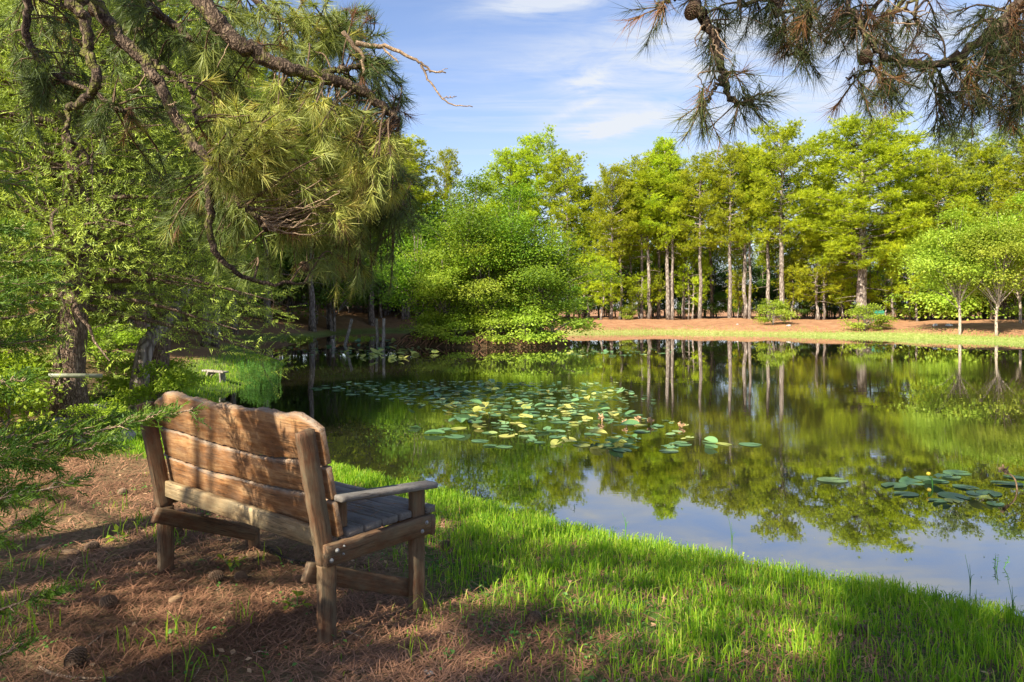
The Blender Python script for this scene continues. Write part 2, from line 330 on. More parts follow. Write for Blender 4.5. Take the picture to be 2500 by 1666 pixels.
def water_mat():
    m, nt, N, L, b = mat_base('pond_water'); tc = N.new('ShaderNodeTexCoord').outputs['Object']
    for n in list(N):
        if n.type == 'BSDF_PRINCIPLED': N.remove(n)
    g = N.new('ShaderNodeBsdfGlossy'); g.inputs['Roughness'].default_value = .003; g.inputs['Color'].default_value = (.96, .98, 1, 1)
    d = N.new('ShaderNodeBsdfDiffuse'); t = N.new('ShaderNodeBsdfTransparent')
    c = ramp(N, L, noise(N, L, tc, .35, 5), [(.3, (.018, .020, .012)), (.7, (.045, .040, .020))]); L.new(c, d.inputs[0])
    t.inputs[0].default_value = (.45, .33, .14, 1)
    body = N.new('ShaderNodeMixShader'); body.inputs[0].default_value = .45; L.new(d.outputs[0], body.inputs[1]); L.new(t.outputs[0], body.inputs[2])
    fr = N.new('ShaderNodeFresnel'); fr.inputs['IOR'].default_value = 2.6
    f = math_(N, L, 'MULTIPLY_ADD', fr.outputs[0], 1.0, True); f.node.inputs[2].default_value = 0.13
    ms = N.new('ShaderNodeMixShader'); L.new(f, ms.inputs[0]); L.new(body.outputs[0], ms.inputs[1]); L.new(g.outputs[0], ms.inputs[2]); L.new(ms.outputs[0], N['Material Output'].inputs[0])
    w1 = noise(N, L, tc, 1.0, 2, .5, (.6, 2.4, 1)); w2 = noise(N, L, tc, 3.0, 2, .5, (2.5, 6, 1)); pm = noise(N, L, tc, .10, 2)
    pm = math_(N, L, 'MULTIPLY', math_(N, L, 'SUBTRACT', pm, .42, True), 5, True)
    sx = N.new('ShaderNodeSeparateXYZ'); L.new(tc, sx.inputs[0])
    ry = math_(N, L, 'MULTIPLY', math_(N, L, 'SUBTRACT', sx.outputs['Y'], 5.5, True), .09, True)
    mr = N.new('ShaderNodeMapRange'); mr.inputs[1].default_value = 7; mr.inputs[2].default_value = 17; L.new(sx.outputs['Y'], mr.inputs[0])
    mf = N.new('ShaderNodeMapRange'); mf.inputs[1].default_value = 16; mf.inputs[2].default_value = 30; mf.inputs[3].default_value = 1; mf.inputs[4].default_value = .12; L.new(sx.outputs['Y'], mf.inputs[0])
    h = math_(N, L, 'ADD', math_(N, L, 'MULTIPLY', w1, .5), math_(N, L, 'MULTIPLY', w2, math_(N, L, 'MULTIPLY', pm, .5)))
    h = math_(N, L, 'MULTIPLY', h, math_(N, L, 'MULTIPLY', math_(N, L, 'ADD', math_(N, L, 'MULTIPLY', mr.outputs[0], .9), .10), mf.outputs[0]))
    bm = N.new('ShaderNodeBump'); bm.inputs['Strength'].default_value = .055; bm.inputs['Distance'].default_value = .05; L.new(h, bm.inputs['Height'])
    for n in (g, fr): L.new(bm.outputs[0], n.inputs['Normal'])
    return m
M['water'] = water_mat()
def pad_mat(name, c1, c2, rough=.35):
    m, nt, N, L, b = mat_base(name); tc = N.new('ShaderNodeTexCoord').outputs['Object']; oi = N.new('ShaderNodeObjectInfo')
    n = noise(N, L, tc, 9, 6, .75); k = math_(N, L, 'ADD', math_(N, L, 'MULTIPLY', n, .6), math_(N, L, 'MULTIPLY', oi.outputs['Random'], .45), True)
    c = ramp(N, L, k, [(.2, c1), (.7, c2), (.95, (.45, .42, .12))]); L.new(c, b.inputs['Base Color']); b.inputs['Roughness'].default_value = rough; b.inputs['Specular IOR Level'].default_value = .6
    t = N.new('ShaderNodeBsdfTranslucent'); L.new(c, t.inputs[0]); ms = N.new('ShaderNodeMixShader'); ms.inputs[0].default_value = .22
    L.new(b.outputs[0], ms.inputs[1]); L.new(t.outputs[0], ms.inputs[2]); L.new(ms.outputs[0], N['Material Output'].inputs[0]); bump(N, L, n, b, .3, .01); return m
M['pad'] = pad_mat('lily_pad_green', (.07, .16, .06), (.16, .30, .11)); M['pad_yellow'] = pad_mat('lily_pad_yellow', (.26, .33, .06), (.48, .47, .11), .5)

# ------------------------------------------------------------------ terrain and pond
SH = np.array([(8.5, 1.4), (5.5, 2.9), (3.15, 4.40), (2.16, 5.04), (.86, 5.99), (-.364, 7.07), (-1.10, 7.73), (-2.19, 8.53), (-3.6, 9.7), (-5.3, 12), (-6.3, 15.5), (-6.9, 19.6),
               (-7.9, 25), (-10.5, 30.5), (-13.2, 36), (-15.2, 41), (-16.8, 45.5), (-13.6, 47.5), (-13.5, 57), (-10.7, 62), (-3, 61), (4.75, 55.8), (11.7, 57.5), (18, 53.5), (23.7, 48.9), (28.6, 40), (33, 30), (34, 18), (26, 6), (16, 1)])
def seg_dist(x, y):
    P = np.stack([np.ravel(x), np.ravel(y)], 1); best = np.full(len(P), 1e9); ins = np.zeros(len(P), bool)
    for i in range(len(SH)):
        a, b = SH[i], SH[(i + 1) % len(SH)]; e = b - a; t = np.clip(((P - a) @ e) / (e @ e), 0, 1); dd = np.linalg.norm(P - a - t[:, None] * e, axis=1); best = np.minimum(best, dd)
        c = ((a[1] > P[:, 1]) != (b[1] > P[:, 1])); xi = (b[0] - a[0]) * (P[:, 1] - a[1]) / (b[1] - a[1] + 1e-12) + a[0]; ins ^= c & (P[:, 0] < xi)
    return np.where(ins, -best, best).reshape(np.shape(x))
def sm(v, a, b): t = np.clip((v - a) / (b - a), 0, 1); return t * t * (3 - 2 * t)
ISL = (-1.7, 39.0, 4.6, 3.3)
def isl(x, y): return 1 - np.sqrt(((x - ISL[0]) / ISL[2]) ** 2 + ((y - ISL[1]) / ISL[3]) ** 2)
def shore(x, y):
    s = seg_dist(x, y); return s + sines(x, y, 2.2, 3) * .10 * (1 - sm(np.abs(s), 1, 3)) + sines(x, y, .7, 5) * .25 * sm(y, 20, 30)
def ground(x, y):
    x = np.asarray(x, float); y = np.asarray(y, float); s = shore(x, y)
    wf = sm(y, 26, 38) * sm(x, -2, 7); wl = sm(-x, 3.5, 8) * sm(y, 7, 15) * (1 - wf); wb = sm(y, 44, 52) * (1 - wf)
    A = .37 + wf * .55 + wl * .55; S = 1.9 + wf * 2.2 + wl * 1.4
    sp = np.maximum(s, 0)
    z = A * (1 - np.exp(-sp / S)) + np.clip(sp - 1, 0, 40) * .05 * wl + np.clip(sp, 0, 30) * .045 * wb
    z = z + sines(x, y, .5, 8) * .06 * sm(s, .5, 3) * (1 + 2.5 * (wf + wl)) + sines(x, y, 3.1, 9) * .012 * sm(s, .3, 1)
    z = z + np.where((np.hypot(x, y) > 100), 0, 0)
    zi = -np.minimum(.9, np.maximum(-s, 0) * .22)
    z = np.where(s > 0, z, zi)
    k = isl(x, y); z = np.where(k > -.25, np.maximum(z, -.45 + (k + .25) * 2.6 * np.where(k < .2, 1, .0) + np.where(k >= .2, 1.17, 0)), z)
    return z
def gz(x, y): return float(ground(np.array([x]), np.array([y]))[0])

def axis(parts):
    o = []
    for a, b, n in parts: o += list(np.linspace(a, b, n, endpoint=False))
    return np.array(o)
far = np.geomspace(1, 60, 14) * 50
xs = np.concatenate([-far[::-1], axis([(-48, -9, 90), (-9, 9, 190), (9, 48, 80)]), far]); ys = np.concatenate([-far[::-1], axis([(-40, 1, 40), (1, 13, 130), (13, 90, 200)]), far * 2])
GX, GY = np.meshgrid(xs, ys); GZ = ground(GX, GY)
nx, ny = len(xs), len(ys); I = np.arange(nx * ny).reshape(ny, nx)
g = Acc(); g.add(np.stack([GX, GY, GZ], -1).reshape(-1, 3), None, np.stack([I[:-1, :-1], I[:-1, 1:], I[1:, 1:], I[1:, :-1]], -1).reshape(-1, 4))
me = g.mesh('ground', True)
def grassy(x, y, s=None):
    """how much grass grows at a spot, 0..1"""
    s = shore(x, y) if s is None else s
    n = sines(x, y, 1.6, 21) * .5 + .5
    ex = -1.15 + .55 * (6 - y) * .3
    near = np.clip(1.25 - .17 * s - .25 * (1 - n), 0, 1) * sm(x, ex - .6, ex + 1.0) * (1 - .55 * sm(s, 1.8, 3.2) * (1 - .3 * n))
    strip = (1 - sm(s, .5, 1.3)) * (y < 16)
    left = sm(-x, 2.2, 4.2) * sm(y, 7.3, 8.6) * (1 - sm(s, .9, 2.6)) * (y < 34) * .95
    return np.clip(np.maximum(np.maximum(near * (y < 13), strip), left) * (s > -.06), 0, 1)
S_ = shore(GX, GY); cov = np.zeros((ny, nx, 4)); cov[..., 3] = 1
farw = sm(GY, 28, 36) * sm(GX, -2, 6)
rightg = sm(GX, 19, 25) * .22
cov[..., 0] = np.maximum(grassy(GX, GY, S_) * .9, farw * np.clip((1 - sm(S_, .6, 2.4)) * .5 + rightg, 0, .8)) ; cov[..., 0] = np.maximum(cov[..., 0], (1 - sm(S_, .3, 2)) * sm(GY, 40, 46) * .55 * (1 - farw))
cov[..., 1] = farw + .55 * (1 - farw) * sm(-GX, 5, 8) * sm(GY, 14, 22); cov[..., 2] = (1 - sm(S_, -.3, .12)) * .9 * (1 - .6 * farw)
cov[..., 2] = np.maximum(cov[..., 2], np.where(isl(GX, GY) > -.2, .8, 0))
ca = me.attributes.new('cover', 'FLOAT_COLOR', 'POINT'); ca.data.foreach_set('color', cov.astype(np.float32).ravel())
tag(obj('ground', me, M['ground']), kind='structure')
w = Acc(); w.add([(-26, 0, 0), (42, 0, 0), (42, 68, 0), (-26, 68, 0)], None, [(0, 1, 2, 3)]); tag(obj('pond_water', w, M['water']), kind='structure')
#@@PART2
# ------------------------------------------------------------------ the bench
def plank(L, y0, y1, T, n=24, ch=.004, wob=.0012, seed=0, end=0.0, wane=0.0, bulge=0.0):
    """board with its grain along local X; y0(x), y1(x) are its lower and upper edges"""
    g = rng(seed); X = np.linspace(0, L, n + 1); f0 = y0 if callable(y0) else (lambda x: y0 + 0 * x); f1 = y1 if callable(y1) else (lambda x: y1 + 0 * x)
    a = f0(X) + g.normal(size=n + 1) * wob; b = f1(X) + g.normal(size=n + 1) * wob; h = T / 2; acc = Acc(); V = []; rr_ = []
    Xs = list(X); cs = [1] * (n + 1)
    Xs = [0, ch * .8] + list(X[1:-1]) + [L - ch * .8, L]; a = np.concatenate([[a[0]], a, [a[-1]]])[:len(Xs)]; b = np.concatenate([[b[0]], b, [b[-1]]])[:len(Xs)]
    m = len(Xs)
    for i, x in enumerate(Xs):
        k = ch * .8 if i in (0, m - 1) else 0; lo, hi, hh = a[i] + k, b[i] - k, h - k; c = ch; wv = max(lo + c * 2, hi - .020 - .010 * math.sin(x * 9 + seed))
        sx = end * (g.random() - .5) * 0
        V += [(x + sx, lo + c, -hh), (x, wv, -hh - bulge), (x, hi - c, -hh), (x, hi, -hh + c), (x, hi, hh - c), (x, hi - c, hh), (x, wv, hh + bulge), (x, lo + c, hh), (x, lo, hh - c), (x, lo, -hh + c)]
        rr_ += [0, 0, wane, wane, wane, wane, 0, 0, 0, 0]
    q = []
    for i in range(m - 1):
        for j in range(10): k = (j + 1) % 10; q.append((i * 10 + j, i * 10 + k, (i + 1) * 10 + k, (i + 1) * 10 + j))
    t = []
    for base, flip in ((0, True), ((m - 1) * 10, False)):
        for j in range(1, 9): f = (base, base + j, base + j + 1); t.append(f[::-1] if flip else f)
    # winding of the skin: outward
    acc.add(V, [x[::-1] for x in t], [x[::-1] for x in q], np.array(rr_)); return acc
def board(name, par, p0, xd, yd, L, y0, y1, T, mat, seed=0, **k):
    me = plank(L, y0, y1, T, seed=seed, **k).mesh(name)
    x = unit(np.array(xd, float)); y = np.array(yd, float); y = unit(y - x * (y @ x)); z = np.cross(x, y)
    o = obj(name, me, mat, par); o.matrix_local = Matrix([[x[i], y[i], z[i], p0[i]] for i in range(3)] + [[0, 0, 0, 1]]); return o
def bolt(par, p, nrm, r=.0075):
    a = Acc(); n = unit(np.array(nrm, float)); tube(a, [np.array(p) - n * .004, np.array(p) + n * .002], r * 1.5, 12); tube(a, [np.array(p) + n * .001, np.array(p) + n * .007, np.array(p) + n * .009], [r, r, r * .6], 8); return obj('bolt', a, M['steel'], par)
BG = .30
bench = empty('garden_bench', (-.880, 3.457, BG), 'rustic wooden bench with a scalloped plank back, facing the pond', 'bench', rz=math.atan2(-.6218, .7832))
BL = 1.66
wf, wd, wg = M['wood_frame'], M['wood'], M['wood_grey']
Y1 = .60                                   # front legs
def leg(x, y, z1, s, bottom=-.05): return board('leg', bench, (x, y, bottom), (0, 0, 1), (0, 1, 0), z1 - bottom, -.0445, .0445, .045, wf, s)
leg(-.0225, 0, .372, 1); leg(-BL + .0225, 0, .372, 2); leg(-.0225, Y1, .615, 3, -.10); leg(-BL + .0225, Y1, .615, 4, -.10)
for x in (-.0225, -BL + .0225):            # the leaning posts that carry the back
    board('back_post', bench, (x, -.002, .373), (0, -.19, 1), (0, 1, .19), .665, -.0445, .0445, .044, wf, 5 + int(x * 3))
for x, sg in ((.0245, 1), (-BL - .0245, -1)):
    r_ = board('side_rail', bench, (x, -.045, .425), (0, 1, -.01), (0, 0, 1), Y1 + .092, -.05, .05, .042, wf, 8)
    for (yy, zz) in ((.055, .018), (.022, -.022), (Y1 + .055, .018), (Y1 + .022, -.022)): bolt(r_, (yy, zz, .0215 * sg), (0, 0, sg))
    for (yy, zz) in ((.095, .03), (.092, -.008)): bolt(r_, (yy, zz, .0208 * sg), (0, 0, sg), .004)
top_k = .75
le = lambda pts: (lambda x, P=np.array(sorted(pts)): np.interp(x, P[:, 0], P[:, 1]))
cs = .9745
def prof(pts): 
    P = np.array(sorted([(BL - s, (z - .48) / cs) for s, z in pts])); 
    xx = np.linspace(-.02, BL + .02, 60); yy = np.interp(xx, P[:, 0], P[:, 1]); k = np.array([.25, .5, .25]); yy[1:-1] = np.convolve(yy, k, 'valid'); return lambda x: np.interp(x, xx, yy)
top = [(1.68, 1.01), (1.604, 1.047), (1.53, 1.085), (1.45, 1.118), (1.38, 1.118), (1.32, 1.104), (1.24, 1.076), (1.16, 1.09), (1.09, 1.088), (1.0, 1.062), (.93, 1.062), (.85, 1.082), (.75, 1.07), (.65, 1.058), (.55, 1.076), (.46, 1.094), (.39, 1.084), (.315, 1.062), (.225, 1.094), (.148, 1.096), (.074, 1.06), (0, 1.025)]
e1 = [(1.66, .868), (1.4, .862), (1.21, .848), (1.05, .838), (.888, .834), (.628, .822), (.45, .83), (.229, .852), (.1, .845), (0, .842)]
e2 = [(1.66, .684), (1.4, .668), (1.123, .655), (.9, .664), (.688, .661), (.45, .668), (.205, .681), (0, .674)]
off = lambda p, d: [(a, b + d) for a, b in p]
for s, (lo, hi) in enumerate(((prof(off(e1, .005)), prof([(s_, 1.078 + (z_ - 1.078) * (.62 if .1 < s_ < 1.55 else 1)) for s_, z_ in top])), (prof(off(e2, .005)), prof(off(e1, -.006))), (prof([(0, .488), (.6, .482), (1.1, .478), (1.66, .495)]), prof(off(e2, -.006))))):
    o = board('back_board', bench, (-BL, .069, .48), (1, 0, 0), (0, -.205, 1), BL, lo, hi, .038, wd, 20 + s, n=90, ch=.004, wob=.0022, wane=1.0, bulge=.0)
    o['label'] = ['top back board with a scalloped upper edge', 'middle back board with a wavy edge', 'lowest of the wavy back boards'][s]
board('back_rail', bench, (-BL + .048, .0, .484), (1, 0, 0), (0, 0, 1), BL - .096, -.048, .048, .036, M['wood_pale'], 24)
sx = [(.112, .215), (.222, .335), (.342, .45), (.457, .548)]
for i, (a, b_) in enumerate(sx): board('seat_board', bench, (-BL + .004, (a + b_) / 2, .487), (1, 0, 0), (0, 1, 0), BL - .008, -(b_ - a) / 2, (b_ - a) / 2, .04, wg, 30 + i, wob=.002, ch=.006)
board('seat_board', bench, (-BL + .05, .603, .487), (1, 0, 0), (0, 1, 0), BL - .1, -.048, .04, .04, wg, 35, wob=.002)
board('seat_board', bench, (-BL - .01, .668, .487), (1, 0, 0), (0, 1, 0), BL + .02, -.02, .045, .038, wg, 36, wob=.002)
board('front_rail', bench, (-BL - .04, .668, .412), (1, 0, 0), (0, 0, 1), BL + .08, -.055, .05, .036, wf, 37)
for x in (.012, -BL - .012): board('armrest', bench, (x, .028, .683), (0, 1, -.085), (1, 0, 0), .66, -.05, .05, .03, wg, 40, ch=.006)
for x in (-.068, -BL + .068): board('arm_block', bench, (x, .12, .508), (0, -.06, 1), (0, 1, 0), .15, -.03, .03, .04, wf, 44)
for x in (-.067, -BL + .067): board('brace', bench, (x, -.09, .345), (0, .92, -.385), (0, .385, .92), .74, -.047, .047, .036, wf, 46)
# needles lying on the seat
g = rng(77); a = Acc(); k = 420
P = np.stack([np.clip(g.normal(-.62, .27, k), -1.3, -.08), np.clip(g.normal(.36, .10, k), .13, .56), .509 + g.random(k) * .010], 1); D = rdir(g, k) * np.array([1, 1, .08]); needles(a, P, D, .11, .0022, g, g.random(k) * .6, 0)
Rz = Matrix.Rotation(bench.rotation_euler.z, 4, 'Z'); me = a.mesh('fallen_needles'); me.transform(Matrix.Translation(bench.location) @ Rz)
tag(obj('fallen_needles', me, M['litter']), 'red-brown pine needles scattered on the bench seat', 'pine needles', kind='stuff')

# ------------------------------------------------------------------ prototypes of trees
def pine(seed, H, cb, Rm, shape='dome', nb=64, tuft_l=.30, dens=1.0, tr=.20, lean=0.0, mat='pine_far', stubs=6):
    g = rng(seed); T = Acc(); Fo = Acc(); n = 14; z = np.linspace(0, H, n)
    cx = np.cumsum(g.normal(0, .05, n)) + lean * z; cy = np.cumsum(g.normal(0, .05, n)); cx -= cx[0]; cy -= cy[0]
    tp = np.stack([cx, cy, z], 1); rad = tr * (1 - z / H) ** .8 + .02; rad[0] *= 1.35; tp[0, 2] = -.3
    tube(T, tp, rad, 9, g=g, bump=.06)
    at = lambda zz: np.array([np.interp(zz, z, cx), np.interp(zz, z, cy), zz])
    CP, CA, CR = [], [], []
    for i in range(nb):
        t = (i + g.random()) / nb; zz = cb + (H - cb) * t ** .93 * .985
        if shape == 'dome': pr = max(.40, math.sqrt(max(0, 1 - (max(0, t - .30) / .74) ** 2))) * (.6 + .4 * min(1, t / .3))
        elif shape == 'spire': pr = (1 - t) ** .85 * .95 + .10
        elif shape == 'flat': pr = .45 + .55 * math.sin(math.pi * min(1, t * 1.02)) if t < .9 else .55
        else: pr = .95 * math.sqrt(max(0, 1 - t ** 3.2)) * (.65 + .35 * min(1, t * 3)) + .08
        ln = Rm * pr * g.uniform(.62, 1.08); az = i * 2.4 + g.uniform(-.5, .5); el = -.12 + .75 * t + g.uniform(-.12, .15)
        h = np.array([math.cos(az), math.sin(az), 0]); p0 = at(zz); m = 5; s = np.linspace(0, 1, m)[:, None]
        side = np.array([-h[1], h[0], 0]); bend = g.uniform(-.16, .16)
        pl = p0 + h * s * ln * math.cos(el) + np.array([0, 0, 1.0]) * (s * math.sin(el) + .10 * s * s) * ln + side * bend * ln * s * s
        tube(T, pl, np.linspace(.018 + .016 * ln, .012, m), 5, cap=False)
        nc = max(3, int(ln * 3.6))
        for j in range(nc):
            u = g.uniform(.42, 1.0) if j else 1.0; q = np.array([np.interp(u, s[:, 0], pl[:, c]) for c in range(3)])
            off_ = (side * g.uniform(-1, 1) * .42 * ln * (1.15 - u) + h * g.uniform(0, .2)) + np.array([0, 0, g.uniform(.0, .18)])
            e = q + off_
            if np.linalg.norm(off_) > .35: tube(T, [q, (q + e) / 2 + np.array([0, 0, .04]), e], [.018, .014, .01], 4, cap=False)
            CP.append(e); CA.append(unit(h * .55 + np.array([0, 0, .8]) + g.normal(0, .15, 3))); CR.append(g.uniform(.30, .56) * (1.0 if shape != 'spire' else .8))
    for i in range(stubs):
        zz = g.uniform(cb * .35, cb); az = g.uniform(0, 6.28); h = np.array([math.cos(az), math.sin(az), -.1]); l = g.uniform(.4, 1.5); p0 = at(zz); tube(T, [p0, p0 + h * l * .5, p0 + h * l + np.array([0, 0, -.1])], [.03, .02, .008], 4, cap=False)
    CP = np.array(CP); CA = np.array(CA); CR = np.array(CR); k = int(12 * dens); N_ = len(CP) * k
    ofs = g.normal(size=(N_, 3)) * np.array([.58, .58, .42]); P = np.repeat(CP, k, 0) + ofs * np.repeat(CR, k)[:, None]
    A = unit(np.repeat(CA, k, 0) + ofs * .9 + g.normal(0, .25, (N_, 3)))
    r = np.clip(np.repeat(g.random(len(CP)), k) * .6 + g.random(N_) * .4, 0, 1)
    tufts(Fo, P, A, 12, tuft_l * .95, .036, g, .15, 1.15, r, .05, .05)
    return T.mesh('trunk', True), Fo.mesh('crown')
def leafy(seed, H, cb, Rx, nc=110, per=90, ll=.13, lw=.085, tr=.12, stems=1, flat=.42, cs=.55, edge=.8, squash=1.0):
    g = rng(seed); T = Acc(); Fo = Acc(); CPs = []
    nbo = max(5, nc // 8); bo = unit(g.normal(size=(nbo, 3)) * [1, 1, .9]) * g.uniform(.55, 1.0, (nbo, 1))
    for i in range(nc):
        d = unit(g.normal(size=3)); rr = g.random() ** (1 / 3 * (1.25 - edge * .55)); d = d * rr
        if i % 4: d = bo[i % nbo] + g.normal(size=3) * [.17, .17, .08]; d = d / max(1, np.linalg.norm(d) / 1.02)
        lump = 1 + .34 * math.sin(d[0] * 5 + seed) * math.cos(d[1] * 4 + seed * 2) + .12 * g.normal()
        z = cb + (H - cb) * (.5 + .5 * d[2] * min(lump, 1.05) * .98)
        taper = (1 - .30 * max(0, d[2])) ; CPs.append((d[0] * Rx * lump * taper, d[1] * Rx * lump * taper * squash, z))
    CP = np.array(CPs); base = []
    for s in range(stems):
        a = g.uniform(0, 6.28); o = np.array([math.cos(a), math.sin(a), 0]) * (.12 * Rx * g.random() if stems > 1 else 0)
        topp = np.array([o[0] * 2 + g.normal(0, .10 * Rx), o[1] * 2 + g.normal(0, .10 * Rx), cb + (H - cb) * .8]); ctrl = [o + np.array([0, 0, -.25]), o * 1.4 + np.array([0, 0, cb * .6 + .1]), (o * 2 + topp) / 2 + np.array([g.normal(0, .1), g.normal(0, .1), 0]), topp]
        sp = spline(ctrl, 12); tube(T, sp, np.linspace(tr, .02, len(sp)), 8, g=g, bump=.05); base.append(sp)
    for i in range(0, nc, 2 if nc > 60 else 1):
        sp = base[i % stems]; c = CP[i]; j = int(np.clip(len(sp) * (.42 + .5 * (c[2] - cb) / (H - cb + 1e-6)) - 2, 1, len(sp) - 2)); p0 = sp[j]; mid = (p0 + c) / 2 + np.array([0, 0, .12 * np.linalg.norm(c - p0)]); tube(T, [p0, mid, c], [tr * .22 + .006, tr * .13 + .005, .006], 4, cap=False)
    per_ = int(per); N_ = nc * per_; sc = g.uniform(.65, 1.3, nc); ofs = np.clip(g.normal(size=(N_, 3)), -1.7, 1.7) * np.array([1, 1, flat]) * cs * np.repeat(sc, per_)[:, None]
    out = unit(CP - np.array([0, 0, cb + (H - cb) * .35])); oo = np.repeat(out, per_, 0)
    ofs[:, 2] -= .10 * (np.sum(ofs[:, :2] ** 2, 1)) / cs
    P = np.repeat(CP, per_, 0) + ofs; D = unit(ofs * np.array([1, 1, .5]) + oo * .4 + g.normal(0, .5, (N_, 3)) - np.array([0, 0, .25])); Nn = unit(np.array([0, 0, .8]) + oo * .9 + g.normal(0, .45, (N_, 3)))
    r = np.clip(np.repeat(g.random(nc), per_) * .55 + g.random(N_) * .45, 0, 1); leaves(Fo, P, D, Nn, ll, lw, g, r)
    return T.mesh('trunk', True), Fo.mesh('crown')
def cedar(seed, H, cb, Rx, nb=90, per=26, ll=.055, lean=(0, 0), tr=.17, spray=.26):
    g = rng(seed); T = Acc(); Fo = Acc(); n = 12; z = np.linspace(0, H, n); cx = lean[0] * z + .12 * np.sin(z * 1.1 + seed); cy = lean[1] * z + .1 * np.cos(z * .9); cx -= cx[0]; cy -= cy[0]
    zz = z.copy(); zz[0] = -.3; rad = tr * (1 - z / H) ** .7 + .02; rad[0] *= 1.5; tube(T, np.stack([cx, cy, zz], 1), rad, 11, g=g, bump=.14)
    SP, SA = [], []
    for i in range(nb):
        t = (i + g.random()) / nb; zb = cb + (H - cb) * t * .97; ln = Rx * (math.sqrt(max(.02, 1 - (max(0, t - .25) / .78) ** 2))) * g.uniform(.5, 1.1); az = i * 2.4 + g.uniform(-.6, .6); h = np.array([math.cos(az), math.sin(az), 0]); side = np.array([-h[1], h[0], 0])
        el = .05 + .5 * t + g.uniform(-.25, .25); p0 = np.array([np.interp(zb, z, cx), np.interp(zb, z, cy), zb]); s = np.linspace(0, 1, 6)[:, None]; bd = g.uniform(-.25, .25)
        pl = p0 + h * s * ln * math.cos(el) + side * bd * s * s * ln + np.array([0, 0, 1.0]) * (s * math.sin(el) * ln - .18 * ln * s * s) + g.normal(0, .03, (6, 3)) * s
        tube(T, pl, np.linspace(.016 + .014 * ln, .008, 6), 5, cap=False)
        for j in range(int(per * (ln / Rx + .3))):
            u = g.uniform(.16, 1.02) ** .8; q = np.array([np.interp(u, s[:, 0], pl[:, c]) for c in range(3)]); o = (side * g.normal() * .30 + np.array([0, 0, g.normal() * .26 - .02]) + h * g.uniform(-.05, .25)) * (1.0 if Rx > 1.5 else .6)
            SP.append(q + o); SA.append(unit(o + h * .3 + np.array([0, 0, .15]) + g.normal(0, .12, 3)))
            if g.random() < .12: tube(T, [q, q + o], [.006, .003], 3, cap=False)
    SP = np.array(SP); SA = np.array(SA); k = 12; N_ = len(SP) * k
    ax = np.repeat(SA, k, 0); u = np.tile(np.linspace(0, 1, k), len(SP))[:, None]; pn = unit(np.cross(SA, g.normal(size=(len(SP), 3)))); pn = np.repeat(pn, k, 0); sgn = np.tile([1, -1], N_ // 2)[:, None]
    P = np.repeat(SP, k, 0) + ax * u * spray; D = unit(ax * .75 + pn * sgn * .8 + g.normal(0, .22, (N_, 3)))
    needles(Fo, P, D, (ll * 1.9 * (1.15 - u[:, 0] * .5)) * g.uniform(.7, 1.2, N_), ll * .42, g, np.clip(np.repeat(g.random(len(SP)), k) * .8 + g.random(N_) * .2, 0, 1), .05)
    return T.mesh('trunk', True), Fo.mesh('crown')

PR = {}
def proto(key, meshes, bark, fol):
    t, c = meshes; t.materials.append(M[bark]); c.materials.append(M[fol]); PR[key] = (t, c)
proto('round', pine(1, 15.5, 4.2, 4.1, 'dome', 96, dens=1.15, tr=.27), 'bark', 'pine_far')
proto('tall', pine(2, 15.5, 6.8, 2.7, 'col', 56, tr=.17), 'bark', 'pine_far')
proto('spire', pine(3, 15.5, 7.2, 2.6, 'spire', 54, tr=.15), 'bark', 'pine_far')
proto('slim', pine(4, 14.0, 8.0, 1.7, 'col', 44, tr=.11, stubs=12), 'bark', 'pine_far')
proto('dome', pine(5, 15.5, 6.4, 3.2, 'dome', 66, tr=.20), 'bark', 'pine_far')
proto('flat', pine(6, 16.5, 7.5, 3.4, 'flat', 56, tr=.2, lean=.015), 'bark', 'pine_far')
proto('pale', pine(7, 15.5, 6.0, 3.6, 'dome', 64, dens=.8, tr=.22), 'bark', 'pine_cool')
proto('low', pine(8, 5.5, 1.6, 2.0, 'flat', 22, tr=.07, stubs=2), 'bark', 'pine_far')
proto('broad', leafy(11, 9, .8, 3.6, 120, 130, .18, .115, .16, 2, flat=.46, cs=.60), 'bark', 'leaf')
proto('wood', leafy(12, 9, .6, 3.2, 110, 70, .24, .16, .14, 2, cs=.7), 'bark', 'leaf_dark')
proto('young', leafy(13, 6.6, 1.9, 2.3, 120, 150, .13, .085, .085, 1, flat=.42, cs=.44), 'bark_pale', 'leaf_light')
proto('bush', leafy(14, 1.6, .15, .95, 60, 70, .10, .065, .016, 4, cs=.2), 'bark', 'leaf_light')
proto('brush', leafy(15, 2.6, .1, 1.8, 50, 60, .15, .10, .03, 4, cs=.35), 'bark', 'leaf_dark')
proto('maple', leafy(17, 9, .8, 3.4, 110, 130, .18, .12, .14, 2, flat=.44, cs=.58), 'bark', 'leaf_light')
proto('oak', leafy(16, 11, .8, 3.8, 130, 160, .17, .115, .2, 2, flat=.46, cs=.70), 'bark', 'leaf')
proto('pole', pine(18, 9, 5.5, 1.1, 'col', 22, tr=.055, stubs=14), 'bark', 'pine_far')
def plant(key, name, x, y, H, label, cat='tree', group=None, wide=1.0, rz=None, z=None, tn='trunk', cn='crown', lean=0):
    t, c = PR[key]; h0 = {'round': 15.5, 'tall': 15.5, 'spire': 15.5, 'slim': 14, 'dome': 15.5, 'flat': 16.5, 'pale': 15.5, 'low': 5.5, 'broad': 9, 'wood': 9, 'young': 6.6, 'bush': 1.6, 'brush': 2.6, 'oak': 11, 'maple': 9, 'pole': 9}[key]
    s = H / h0; r = empty(name, (x, y, gz(x, y) if z is None else z), label, cat, group, rz if rz is not None else (x * 7.3 + y * 3.1) % 6.28, (s * wide, s * wide, s)); r.rotation_euler.x = lean
    for nm, me in ((tn, t), (cn, c)):
        o = bpy.data.objects.new(nm, me); COL.objects.link(o); o.parent = r
    return r
